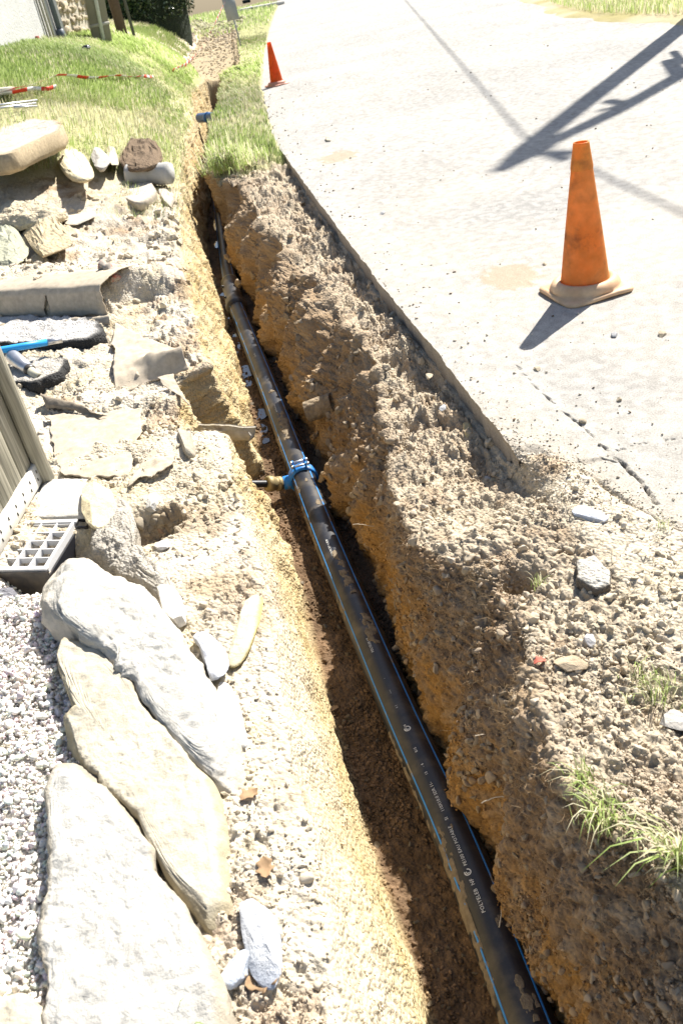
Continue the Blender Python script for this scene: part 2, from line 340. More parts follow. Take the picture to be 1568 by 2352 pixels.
# stop displacement on the seam columns next to the asphalt so nothing pokes through the road
undr = (Xf > ln(AE, Yf, 0)+.01)*sstep(.05, .15, Yf - np.interp(np.clip(Xf-ln(AE, Yf, 0), 0, 9.5), RBO, RBY))
disp = disp*(1-undr) - .03*undr
Pd = Pf + Nf*disp[:, None]
# gullies and spill cones of the right face between 2.6 m and 8 m
gl = np.sin(Yf*5.2 + 2.2*big)*.5+.5
Pd[:, 0] += wall_r*sstep(2.2, 3, Yf)*(1-sstep(8, 9.5, Yf))*(gl-.5)*.09*np.clip((Pf[:, 2]+.70)/.6, 0, 1)
# animal burrow / root hollow in the right bank, and loose-rock hollow on the left
def dent(cx, cy, r, dep, yk=1.):
    d = np.sqrt((Pd[:, 0]-cx)**2 + ((Pd[:, 1]-cy)*yk)**2)/r; Pd[:, 2] -= dep*np.exp(-d**4)
hb = at(1195, 1335, -.05); dent(hb[0], hb[1], .055, .15)
hb2 = at(345, 1205, -.02); dent(hb2[0], hb2[1], .10, .17)
hb3 = at(1110, 1150, -.06); dent(hb3[0]-.02, hb3[1], .14, .05)
hg = at(150, 1290, 0); dent(hg[0]-.05, hg[1]+.02, .17, .16)
hs = at(75, 420, .4)
def px_in(P, poly):
    q = P - np.array([0, 0, CH]); cx = q@WX; 
    r_ = q[:, 0:1]*WX + q[:, 1:2]*WY + q[:, 2:3]*WZ; x = r_[:, 0]/r_[:, 2]*F_+W_/2; y = r_[:, 1]/r_[:, 2]*F_+H_/2
    ins = np.zeros(len(P), bool); n = len(poly); j = n-1
    for i in range(n):
        xi, yi = poly[i]; xj, yj = poly[j]
        c = ((yi > y) != (yj > y)) & (x < (xj-xi)*(y-yi)/(yj-yi+1e-9)+xi); ins ^= c; j = i
    return ins
# ------------------------------------------------------------------ soil albedo (ground layers, patches and darker gaps between clods)
def mix(a, b, t): t = np.asarray(t)[:, None]; return a*(1-t) + b*t
c_top = np.array([.52, .45, .335]); c_dust = np.array([.60, .545, .455]); c_och = np.array([.48, .34, .15]); c_yel = np.array([.58, .48, .29])
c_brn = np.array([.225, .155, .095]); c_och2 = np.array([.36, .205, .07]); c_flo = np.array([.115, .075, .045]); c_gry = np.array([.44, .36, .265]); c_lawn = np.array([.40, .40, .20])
n1 = .5+.5*np.clip(fbm(Pf, 3.1, 4, 60)*2.2, -1, 1); n2 = .5+.5*np.clip(fbm(Pf, 14, 4, 70)*2.2, -1, 1)
n3 = .5+.5*np.clip(fbm(Pf*np.array([1, 1, 2.5]), 6, 4, 80)*2.4, -1, 1)
ctl = mix(np.tile(c_top, (len(Pf), 1)), c_dust, n1); ctl = mix(ctl, c_yel, np.clip(n2-.55, 0, 1)*1.2); ctl = mix(ctl, c_brn*1.5, np.clip(lumpL*n3*1.5-.55, 0, 1)*.9*(Yf < 9))
ctl = mix(ctl, c_lawn, np.clip(lawn, 0, 1)*(1-path))
cwl = mix(np.tile(c_yel, (len(Pf), 1)), c_och, n2*.6); cwl = mix(cwl, c_dust*np.array([1.04, 1.0, .90]), np.clip(1.25 - 1.7*np.clip(-Pf[:, 2]/.7, 0, 1) + .8*(n1-.5), 0, 1)*.9*(1-.75*farw)); cwl = mix(cwl, c_och*.85, farw*np.clip(n3*1.6-.5, 0, 1)*.7)
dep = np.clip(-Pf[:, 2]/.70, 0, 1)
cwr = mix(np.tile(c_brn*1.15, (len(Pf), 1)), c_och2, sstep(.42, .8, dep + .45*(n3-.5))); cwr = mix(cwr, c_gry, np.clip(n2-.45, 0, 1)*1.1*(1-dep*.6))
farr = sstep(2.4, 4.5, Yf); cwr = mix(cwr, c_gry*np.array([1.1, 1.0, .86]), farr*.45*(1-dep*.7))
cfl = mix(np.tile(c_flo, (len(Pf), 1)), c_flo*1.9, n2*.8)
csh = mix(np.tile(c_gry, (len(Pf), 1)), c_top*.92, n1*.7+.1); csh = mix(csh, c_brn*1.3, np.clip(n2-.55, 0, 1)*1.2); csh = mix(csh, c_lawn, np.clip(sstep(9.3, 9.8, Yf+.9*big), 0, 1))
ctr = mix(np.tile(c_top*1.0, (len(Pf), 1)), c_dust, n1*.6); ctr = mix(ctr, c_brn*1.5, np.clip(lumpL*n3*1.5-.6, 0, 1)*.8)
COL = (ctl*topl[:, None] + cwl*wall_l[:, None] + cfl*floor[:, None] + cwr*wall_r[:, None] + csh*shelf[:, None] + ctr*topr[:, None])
COL = mix(COL, np.array([.42, .34, .22]), path*np.clip(topl*0+floor+wall_l+wall_r*.9, 0, 1))
COL = mix(COL, c_lawn*.8, sstep(6.3, 6.9, Xf)*sstep(9, 9.5, Yf))
COL = mix(COL, np.array([.30, .33, .14]), sstep(44, 50, Yf)*(Xf < ln(AE, Yf, 0)-.1))
COL = COL*(1+.16*(fin[:, None]))*(1-.22*(1-clod[:, None])*.6)  # fine variation, and darker in the gaps between clods
COL = np.clip(COL, .01, .8)
# narrow ground strip behind the camera so the sheet closes under it
for (px, py, rr, kk) in ((505,1350,.16,.8),(470,1190,.12,.7),(360,1200,.10,.9),(560,2090,.07,.6),(600,1420,.05,.5),(330,640,.35,.5),(430,850,.2,.6),(480,1900,.06,.4),(1110,1300,.12,.6),(1180,1560,.10,.5),(650,1800,.06,.4)):
    q_ = at(px, py, -.03); dd_ = np.hypot(Pf[:, 0]-q_[0], Pf[:, 1]-q_[1])/rr + .7*(n2-.5) + .9*(n3-.5); COL = mix(COL, np.array([.33, .25, .16]), (1-sstep(.3, 1.1, dd_))*kk*(Pf[:, 2] > -.3))
gpl = [(-260, 1330), (0, 1340), (130, 1350), (150, 1440), (210, 1500), (165, 1560), (165, 1720), (260, 1830), (150, 1960), (150, 2300), (160, 2480), (-260, 2480)]
COL[px_in(Pd, gpl)] = COL[px_in(Pd, gpl)]*.2 + np.array([.58, .55, .50])*.8
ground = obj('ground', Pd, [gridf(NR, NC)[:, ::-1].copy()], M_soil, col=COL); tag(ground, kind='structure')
PdG = Pd.reshape(NR, NC, 3); NdG = normals(PdG); COLG = COL.reshape(NR, NC, 3)
def surf(x, y):
    """height of the finished ground near (x, y) on the top surfaces"""
    i = int(np.clip(np.searchsorted(Yk, y), 1, NR-1)); j = int(np.argmin(np.abs(PdG[i, :, 0]-x))); return float(PdG[i, j, 2])
base_sheet = obj('earth', [(-150, -60, -.9), (150, -60, -.9), (150, .6, -.9), (-150, .6, -.9), (-150, .45, -.03), (-.9, .45, -.03), (-.9, -60, -.03), (-150, -60, -.03)], [[0, 1, 2, 3], [4, 7, 6, 5]], M_mortar, smooth=False); tag(base_sheet, kind='structure')
# ------------------------------------------------------------------ road: asphalt slab with a broken edge
nr, nc = 900, 620
u = np.linspace(0, 1, nc); o = (u**2.3)*9.5
ymin = np.interp(o, RBO, RBY)
v = np.linspace(0, 1, nr)[:, None]
RYs = ymin[None, :]*np.exp(v**1.5*np.log(98/ymin)[None, :])
xe = ln(AE, RYs, 0); Xr = xe + np.minimum(o[None, :], (6.0 + .12*np.maximum(RYs-9, 0))*u[None, :]**1.0*0 + o[None, :])
Xr = Xr + o[None, :]*.05*np.maximum(RYs-20, 0)*.3
edge = (1-sstep(0, .12, o))[None, :]
PR = np.stack([Xr, RYs, np.zeros_like(Xr)], -1).reshape(-1, 3).astype(np.float32)
e1 = fbm(PR, 14, 4, 90).reshape(nr, nc); e2 = fbm(PR, 1.3, 3, 91).reshape(nr, nc); e3 = fbm(PR, 45, 3, 92).reshape(nr, nc)
PR = PR.reshape(nr, nc, 3); PR[..., 0] += edge*(.012*fbm(PR.reshape(-1, 3), 3.2, 3, 94).reshape(nr, nc) + .006*e1 + .002*e3); 
ed2 = (1-sstep(0, .3, v))*np.ones_like(Xr); PR[..., 1] += (1-sstep(0, .14, v))*(.06*e1)
PR[..., 2] = .004*e2 + .0012*e3 - edge*.006*np.abs(e1) - (1-sstep(0, .06, v + .05*e1))*.026 - (1-sstep(0, .16, v+.10*e1))*.006*np.clip(.5+e1*2, 0, 1)
# cracks
cr = [[at(*p) for p in q] for q in ([(1180,830),(1230,890),(1300,950),(1345,985),(1400,1040),(1435,1070)], [(1428,1062),(1440,1078),(1470,1105),(1505,1155)], [(1290,1060),(1345,1060),(1380,1052),(1410,1060)], [(1400,1040),(1460,1020),(1568,1005)])]
cw = [.0016, .007, .003, .0015]; ck = np.zeros((nr, nc))
for q, w in zip(cr, cw):
    for a, b in zip(q[:-1], q[1:]):
        ab = (b-a)[:2]; t = np.clip(((PR[..., :2]-a[:2])@ab)/(ab@ab), 0, 1); d = np.linalg.norm(PR[..., :2] - (a[:2] + t[..., None]*ab), axis=-1) + .006*e3 + .004*e1
        ck = np.maximum(ck, np.clip(1-(d/w)**2, 0, 1))
PR[..., 2] -= .022*ck
pts = PR.reshape(-1, 3)
a1 = .5+.5*np.clip(fbm(pts, 1.1, 4, 95)*2, -1, 1); a2 = .5+.5*np.clip(fbm(pts, 30, 3, 96)*2, -1, 1)
CA = mix(np.tile(np.array([.35, .34, .318]), (len(pts), 1)), np.array([.43, .41, .37]), a1*.8); CA = CA*(.78+.34*a2[:, None])*(1+.10*fbm(pts*np.array([1, .25, 1]), 2.3, 3, 87)[:, None])
near = 1-sstep(3.2, 8, pts[:, 1]); CA = mix(CA, np.array([.50, .45, .37]), near*.45*a1); nb_ = np.repeat(1-sstep(.03, .20, v[:, 0]), nc); CA = mix(CA, np.array([.46, .40, .31]), nb_*(.4+.6*a1)*(.5+.5*a2))
for (px, py, r) in ((1175, 635, .16), (775, 360, .22)):
    c = at(px, py); d = np.hypot((pts[:, 0]-c[0]), (pts[:, 1]-c[1])*.7)/r + .35*(a2-.5) + .3*(a1-.5); CA = mix(CA, np.array([.36, .29, .20]), (1-sstep(.75, 1.05, d))*.75)
CA = mix(CA, np.array([.06, .05, .04]), ck.reshape(-1)*.85)
rows = [PR]; sk1 = PR[:, 0].copy(); sk1[:, 2] -= .025; sk1[:, 0] += .006*e3[:, 0]; sk2 = PR[:, 0].copy(); sk2[:, 2] -= .17; sk2[:, 0] += .015+.01*e1[:, 0]
V = np.vstack([pts, sk1, sk2]); nb = nr*nc
F1 = gridf(nr, nc); i = np.arange(nr-1); S1 = np.stack([i*nc, (i+1)*nc, nb+i+1, nb+i], -1); S2 = np.stack([nb+i, nb+i+1, nb+nr+i+1, nb+nr+i], -1)
CA2 = np.vstack([CA, np.tile([.33, .30, .26], (nr, 1)), np.tile([.20, .17, .14], (nr, 1))])
road = obj('road', V, [F1, S1[:, ::-1].copy(), S2[:, ::-1].copy()], M_asph, col=np.clip(CA2, .01, .8)); tag(road, kind='structure')
# right hand verge (raised strip beyond the carriageway)
nv, mv = 240, 60
yv = 6*np.exp(np.linspace(0, math.log(95/6), nv))
xr0 = np.interp(yv, [6, 12.2, 15, 18, 24, 34, 60, 95], [7.0, 6.75, 6.8, 7.2, 8.6, 11.5, 21, 36])
t = np.linspace(0, 1, mv); XV = xr0[:, None] + (t**1.4)[None, :]*30; ZV = .004 - .02*(t[None, :] == 0) + .05*np.minimum(t*8, 1)[None, :] + .9*sstep(.06, .6, t)[None, :]
PV = np.stack([XV, np.broadcast_to(yv[:, None], XV.shape), ZV*np.ones_like(XV)], -1).reshape(-1, 3)
PV[:, 2] += .03*fbm(PV, 1.5, 3, 99); PV[:, 0] += np.repeat(.25*fbm(np.stack([yv*0, yv, yv*0], -1), .9, 3, 98), mv)
q = .5+.5*np.clip(2*fbm(PV, 1.4, 3, 97), -1, 1)
verge = obj('verge', PV, [gridf(nv, mv)], M_soil, col=mix(np.tile([.50, .43, .30], (len(PV), 1)), np.array([.34, .30, .14]), q)); tag(verge, kind='structure')
# ------------------------------------------------------------------ scattered loose material
def ico(sub):
    import bmesh
    b = bmesh.new(); bmesh.ops.create_icosphere(b, subdivisions=sub, radius=1); V = np.array([v.co[:] for v in b.verts]); F = np.array([[v.index for v in f.verts] for f in b.faces]); b.free(); return V, F
ICO = {k: ico(k) for k in (1, 2, 3, 4)}
def rock_shapes(sub, n, rough=.35, flat=.7, seed=0):
    V, F = ICO[sub]; out = []; r = np.random.default_rng(seed)
    for k in range(n):
        P = V.copy()
        for c in range(9):                                  # facets: cut by random planes
            d = r.normal(size=3); d /= np.linalg.norm(d); h = r.uniform(.38, .75); q = P@d; P = P - np.maximum(q-h, 0)[:, None]*d
        P = P*(1+rough*.4*fbm(P+k*9.1, 1.7, 2, k+seed)[:, None]); P *= r.uniform([.75, .6, flat*.6], [1.1, .9, flat])
        out.append(P)
    return np.array(out), F
def scatter(name, P, N, size, col, sub=1, seed=0, flat=.7, sink=.25, label=None, kind='stuff'):
    n = len(P); shp, F = rock_shapes(sub, 14, seed=seed, flat=flat); r = np.random.default_rng(seed+5)
    k = r.integers(0, 14, n); a = r.uniform(0, 6.283, n); Q = shp[k]; ca, sa = np.cos(a)[:, None], np.sin(a)[:, None]
    X = Q[..., 0]*ca - Q[..., 1]*sa; Y = Q[..., 0]*sa + Q[..., 1]*ca; Z = Q[..., 2]
    tx = r.normal(0, .35, n)[:, None]; Z, X = Z*np.cos(tx)+X*np.sin(tx), X*np.cos(tx)-Z*np.sin(tx)
    N = N/np.linalg.norm(N, axis=1)[:, None]; h = np.where(np.abs(N[:, 2:]) > .9, np.array([[1., 0, 0]]), np.array([[0, 0, 1.]])); T = np.cross(h, N); T /= np.linalg.norm(T, axis=1)[:, None]; B = np.cross(N, T)
    s = size[:, None, None]
    V = P[:, None, :] + s*(X[..., None]*T[:, None, :] + Y[..., None]*B[:, None, :] + (Z[..., None]+flat*.6*(1-2*sink))*N[:, None, :])
    nv = Q.shape[1]; FF = (F[None] + (np.arange(n)*nv)[:, None, None]).reshape(-1, 3)
    cc = np.repeat(col, nv, 0)
    o = obj(name, V.reshape(-1, 3), [FF], M_peb, smooth=False, col=np.clip(cc, .01, .85)); tag(o, label, kind and None, kind=kind); return o
def sample(n, w, seed=0, jit=True):
    """random points of the ground sheet, weight w (NR x NC) per unit area"""
    r = np.random.default_rng(seed)
    dx = np.linalg.norm(np.gradient(PdG, axis=1), axis=-1); dy = np.linalg.norm(np.gradient(PdG, axis=0), axis=-1)
    p = (w*dx*dy).ravel(); p = p/p.sum(); i = r.choice(len(p), n, p=p); return i
Wy = PdG[..., 1]; Wx = PdG[..., 0]
def nn(i): n = NdG.reshape(-1, 3)[i]; n = np.where(n[:, 2:] < -.2, -n, n); return n

for k in range(1,len(L1)):
    pass
print('L1',np.round(L1[-6:],2).tolist()); print('FL',np.round(FL[-6:],2).tolist()); print('FR',np.round(FR[-6:],2).tolist()); print('RL',np.round(RL[-6:],2).tolist()); print('AE',np.round(AE[-5:],2).tolist())
# ---- soil crumbs and pebbles
vis = (Wx > -(.95+.22*Wy)) & (Wx < 1.0+.6*Wy) & (Wy > .45)
zig = ZN[None, :]*np.ones((NR, 1))
notroad = (Wx < ln(AE, Wy, 0)-.005) | (Wy < np.interp(np.clip(Wx-ln(AE, Wy, 0), 0, 9.5), RBO, RBY)+.10)
fall = 1/(.35+Wy**2)
patch = sstep(-.25, .35, fbm(Pd, 4.2, 3, 201)).reshape(NR, NC)*.92+.08
def crumbs(name, n, w, smin, smax, seed, cfun, sub=1, pw=2.2, flat=.8, label='loose earth crumbs and small stones on the trench banks'):
    i = sample(n, w*patch, seed); r = np.random.default_rng(seed+1); P = Pd[i] + r.normal(0, .003, (n, 3))*np.array([1, 1, 0]); s = smin+(smax-smin)*r.random(n)**pw
    s = s*(.75+.16*np.clip(P[:, 1], 0, 6)); base = COL[i]; c = cfun(base, r, n); return scatter(name, P, nn(i), s, c, sub, seed, flat, label=label)
def cf_top(b, r, n): g = r.random(n)[:, None]**1.5; return b*(.78+.42*r.random((n, 1)))*(1-g*.5) + g*.5*np.array([.56, .48, .37])
def cf_wall(b, r, n): return b*(.7+.8*r.random((n, 1)))
w_tl = ((zig == 0) & vis & (Wy < 8.6))*fall
crumbs('soil_crumbs', 26000, w_tl, .0014, .008, 21, cf_top, pw=3.2)
w_r = (((zig == 5) | (zig == 4)) & vis & notroad & (Wy < 9.3))*fall
crumbs('soil_crumbs', 60000, w_r, .0014, .008, 23, cf_top, pw=3.2)
w_wr = ((zig == 3) & vis & (Wy < 9))*fall
crumbs('wall_crumbs', 22000, w_wr, .0015, .009, 25, cf_wall, pw=3, label='crumbs and pebbles stuck in the shaded trench face')
w_fl = ((zig == 2) & vis & (Wy < 7))*fall
crumbs('floor_rubble', 12000, w_fl, .0025, .012, 27, cf_wall, pw=2.5, label='dark crumbs of earth on the trench floor')
w_wl = ((zig == 1) & vis & (Wy < 9))*fall
crumbs('bank_crumbs', 1300, w_wl, .002, .008, 28, cf_wall, pw=2.5, label='yellow earth crumbs on the sunlit trench side')
# larger stones in the soil, faceted finer
crumbs('soil_stones', 900, w_r, .008, .018, 31, cf_top, sub=2, pw=2, label='small stones lying in the soil right of the trench')
crumbs('soil_stones', 400, w_tl, .010, .022, 33, cf_top, sub=2, pw=2, label='small stones lying in the soil left of the trench')
crumbs('wall_stones', 420, w_wr, .010, .026, 35, lambda b, r, n: b*.5+.5*np.array([.36, .31, .24])*(.7+.6*r.random((n, 1))), sub=2, pw=2, label='rounded stones bedded in the shaded trench face')
def clods(name, n, w, smin, smax, seed, label, dark=1.):
    i = sample(n, w, seed); r = np.random.default_rng(seed); P = Pd[i]; s = (smin+(smax-smin)*r.random(n)**2.2)*(.8+.12*P[:, 1]); b = COL[i]
    k = r.random((n, 1)); c = (b*.45+.55*np.array([.42, .34, .23])*(1-k)+.55*k*np.array([.54, .48, .38]))*dark*(.8+.4*r.random((n, 1)))
    o = scatter(name, P, nn(i), s, c, 3, seed, .85, sink=.55, label=label); m = o.data; V = np.zeros(len(m.vertices)*3, np.float32); m.vertices.foreach_get('co', V); V = V.reshape(-1, 3)
    V += .0045*np.stack([fbm(V, 60, 3, 1), fbm(V, 60, 3, 2), fbm(V, 60, 3, 3)], -1)*2; m.vertices.foreach_set('co', V.ravel()); m.update(); return o
lp = np.clip(1.6*fbm(Pd, 2.6, 2, 43)+.2, 0, 1).reshape(NR, NC)
bankL = (zig == 0) & vis & (Wx > xL(Wy)-.45-.14*Wy) & (Wy < 8.3)
clods('earth_clods', 1100, bankL*fall*(.05+lp), .005, .028, 71, 'crumbly earth clods lying on the broken left bank')
clods('earth_clods', 1200, (((zig == 4) | (zig == 5)) & vis & notroad & (Wy < 9))*fall*(.15+lp), .007, .024, 72, 'crumbly earth clods on the right shoulder of the trench')
clods('wall_clods', 500, ((zig == 3) & vis & (Wy < 9))*fall*(.2+lp), .010, .030, 73, 'earth clods bulging out of the shaded trench face', .75)
clods('floor_clods', 160, ((zig == 2) & vis & (Wy < 7))*fall, .008, .020, 74, 'dark earth clods on the trench floor', .45)
hol = np.exp(-(((Wx-hb2[0])**2+(Wy-hb2[1])**2)/.085**2)**2)
clods('hollow_rubble', 130, hol*(zig == 0), .008, .030, 76, 'rubble and clods filling the hollow beside the mortar bank', .7)
clods('spoil_clods', 1500, ((zig >= 0) & (Wy > 20.5) & (Wy < 60) & (Wx > xL(Wy)-.5) & (Wx < ln(RL, Wy, 0)+.1))*1., .012, .04, 75, 'clods of spoil on the backfilled part of the trench')
# white gravel by the boundary stones
gp = [(-260, 1330), (0, 1340), (60, 1335), (130, 1350), (150, 1440), (210, 1500), (165, 1560), (190, 1650), (165, 1720), (260, 1830), (200, 1900), (150, 1960), (140, 2100), (150, 2300), (160, 2480), (-260, 2480)]
wg = ((zig == 0) & (Wy < 2.7) & (Wy > .5)) & px_in(Pd, gp).reshape(NR, NC)
def gravel(n, seed, s0, s1, lift):
    i = sample(n, wg*1., seed); r = np.random.default_rng(seed); P = Pd[i]+r.normal(0, .004, (n, 3)); P[:, 2] = np.abs(P[:, 2]*0)+Pd[i][:, 2]+lift*r.random(n)
    c = np.array([.74, .70, .64])*(.82+.3*r.random((n, 1)))*(1+.05*r.normal(size=(n, 3))); return P, nn(i), s0+(s1-s0)*r.random(n)**1.6, c
a = gravel(17000, 41, .0042, .0115, .008)
scatter('gravel', *a, sub=1, seed=44, flat=.85, label='white angular gravel beside the boundary stones')
a = gravel(1700, 42, .010, .018, .014)
scatter('gravel', *a, sub=2, seed=45, flat=.8, label='coarser white gravel stones among the fine ones')
# grit on the road
r = np.random.default_rng(50); n = 1600
yy = 2.2*np.exp(r.random(n)**1.3*math.log(16/2.2)); xx = ln(AE, yy, 0) + np.where(r.random(n) < .55, r.exponential(.25, n), r.random(n)*4.5)
P = np.stack([xx, yy, np.full(n, .001)], -1); s = .002+.010*r.random(n)**5; s *= (.6+.12*yy)
n2_ = 9000; jj = np.searchsorted(u, (r.random(n2_)**1.3*1.1/9.5)**(1/2.3)).clip(1, nc-2); ii = np.where(r.random(n2_) < .5, r.exponential(22, n2_), r.exponential(55, n2_)).astype(int).clip(0, nr-2); P2 = PR[ii, jj]; s2 = .0012+.006*r.random(n2_)**3.5; P = np.vstack([P, P2]); s = np.r_[s, s2]; n = n+n2_
k = r.random((n, 1)); scatter('road_grit', P, np.tile([0, 0, 1.], (n, 1)), s, np.where(k < .10, np.array([[.20, .15, .10]]), np.array([[.52, .46, .37]]))*(.6+.7*r.random((n, 1))), sub=1, seed=51, label='scattered grit and crumbs of earth on the asphalt')
# ---- puddles in the trench
def blob(cx, cy, rx, ry, z, seed, n=40, ang=0.):
    a = np.arange(n)/n*2*math.pi; k = 1+.35*fbm(np.stack([np.cos(a), np.sin(a), a*0+seed], -1), 1.6, 3, seed)
    x = rx*k*np.cos(a); y = ry*k*np.sin(a); ca, sa = math.cos(ang), math.sin(ang)
    return [(cx+x[i]*ca-y[i]*sa, cy+x[i]*sa+y[i]*ca, z) for i in range(n)]
mw = mat('water', (.06, .05, .04), rough=.03, var=0, spec=1.)
mw.node_tree.nodes['Principled BSDF'].inputs['IOR'].default_value = 1.5
for k, (px, py, rx, ry) in enumerate([(514, 686, .06, .16), (524, 722, .055, .12), (533, 786, .05, .20), (563, 852, .05, .10), (566, 880, .03, .05), (592, 950, .05, .07), (601, 985, .03, .07), (497, 560, .02, .12), (712, 1010, .035, .03), (493, 505, .04, .5), (610, 1010, .02, .03)]):
    p = at(px, py, -.70); w = blob(p[0], p[1], rx*1.2, ry*1.2, -.706, k)
    tag(obj('water', w, [list(range(len(w)))], mw), kind='structure')
# ------------------------------------------------------------------ grass
def blades(name, P, h, w, col, seed, label, lean=.5, droop=.3, dirv=None, kind='stuff', parent=None, cat=None):
    r = np.random.default_rng(seed); n = len(P); a = r.uniform(0, 6.283, n); L = np.stack([np.cos(a), np.sin(a), a*0], -1)
    if dirv is not None: L = L*.6 + np.array(dirv); L /= np.linalg.norm(L, axis=1)[:, None]
    k = (lean*r.random(n))[:, None]; Sd = np.cross(L, [0, 0, 1.]); b = r.uniform(-1, 1, (n, 1)); Sd = Sd + L*b*.5; Sd /= np.linalg.norm(Sd, axis=1)[:, None]
    h = h[:, None]; w = w[:, None]/2; up = np.array([0, 0, 1.])
    m = P + up*h*.55 + L*k*h*.35; tip = P + up*h*(1-droop*k) + L*k*h*1.1; m1 = P + up*h*.85*(1-.2*k) + L*k*h*.75
    V = np.stack([P-Sd*w, P+Sd*w, m-Sd*w*.9, m+Sd*w*.9, m1-Sd*w*.6, m1+Sd*w*.6, tip], 1).reshape(-1, 3); i = np.arange(n)[:, None]*7
    q = np.concatenate([i+[[0, 1, 3, 2]], i+[[2, 3, 5, 4]]]); t = i+[[4, 5, 6]]
    o = obj(name, V, [q, t], M_grass, smooth=True, col=np.repeat(np.clip(col, .01, .8), 7, 0), parent=parent)
    tag(o, label, cat, kind=kind); return o
GR1, GR2, ST1, ST2 = np.array([.27, .38, .09]), np.array([.48, .56, .24]), np.array([.74, .70, .50]), np.array([.60, .56, .36])
def gcol(n, r, green):
    g = (r.random(n) < green)[:, None]; t = r.random((n, 1)); return np.where(g, GR1*(1-t)+GR2*t, ST2*(1-t)+ST1*t)*(.8+.4*r.random((n, 1)))
def lawnpatch(name, n, w, seed, green, h0, h1, label, **kw):
    i = sample(n, w, seed); r = np.random.default_rng(seed); P = Pd[i]+r.normal(0, .01, (n, 3))*[1, 1, 0]; y = P[:, 1]
    g = np.clip(green + .75*fbm(P, .9, 3, 5), .05, .97); t = .5+.5*fbm(P, 2.1, 2, 9)
    h = (h0+(h1-h0)*r.random(n))*(.55+.9*t); c = gcol(n, r, g); return blades(name, P-[0, 0, .005], h, .004+.0006*y*(.6+.8*r.random(n)), c, seed, label, **kw)
r0 = .5+.5*np.clip(2*fbm(Pd, 1.1, 3, 123), -1, 1).reshape(NR, NC)
wl_ = ((zig == 0) & (Wx > -9) & (Wx < xL(Wy)-.05-.06*r0) & (Wy > 8.9+.5*r0) & (Wy < 34))*np.clip(15/Wy, .4, 1.5)
wl_ = wl_*np.where((Wy > 15) & (Wx > xL(Wy)-.9) & (r0 > .45), .15, 1)
gpoly = [(-400, 150), (250, 70), (470, 55), (480, 160), (420, 230), (300, 255), (200, 245), (0, 240), (-400, 260)]
lush = px_in(Pd, gpoly).reshape(NR, NC)
lawnpatch('lawn_grass', 85000, wl_*lush, 61, .88, .05, .13, 'bright green lawn grass on the bank below the house')
lawnpatch('dry_grass', 60000, wl_*(~lush), 62, .42, .05, .12, 'straw coloured dry grass at the near side of the lawn')
we = ((zig <= 1) & (Wx > xL(Wy)-.5) & (Wx < xL(Wy)+.02) & (Wy > 7.6) & (Wy < 19))*1.
lawnpatch('trench_edge_grass', 6000, we, 63, .30, .03, .09, 'pale grass fringe along the left edge of the trench', dirv=(.5, 0, -.1), lean=.9)
ws = ((zig == 4) & (Wx < ln(AE, Wy, 0)-.03) & (Wy + 1.1*(r0-.5) > 9.5) & (Wy < 34))*(1+1.2*(Wx < ln(RL, Wy, 0)+.3))*np.clip(12/Wy, .3, 1.3)
lawnpatch('verge_grass', 42000, ws, 64, .50, .05, .12, 'green grass strip between the trench and the road')
far_ = ((zig >= 0) & (Wy > 42) & (Wy < 95) & (Wx < ln(AE, Wy, 0)-.1) & (Wx > -14))*1.
i = sample(9000, far_, 68); r = np.random.default_rng(68); blades('far_grass', Pd[i], .15+.15*r.random(9000), np.full(9000, .05), gcol(9000, r, .7), 69, 'grass far up the road beyond the culvert')
r = np.random.default_rng(66); n = 32000; yv_ = 9+ r.random(n)**1.3*40; xv = np.interp(yv_, [6, 12.2, 15, 18, 24, 34, 60, 95], [7.0, 6.75, 6.8, 7.2, 8.6, 11.5, 21, 36])+.35+r.exponential(1.6, n)
tt = np.clip(((xv-np.interp(yv_, [6, 12.2, 15, 18, 24, 34, 60, 95], [7.0, 6.75, 6.8, 7.2, 8.6, 11.5, 21, 36]))/30), 0, 1)**(1/1.4); P = np.stack([xv, yv_, .05+.9*sstep(.06, .6, tt)-.01], -1)
keep = (fbm(P, .6, 3, 77) > -.1) & (xv > 7.3-.0*yv_); P = P[keep]; n = len(P)
blades('verge_grass', P, .05+.12*r.random(n), .008+.006*r.random(n), gcol(n, r, .5), 67, 'patchy grass on the far verge at the right of the road')
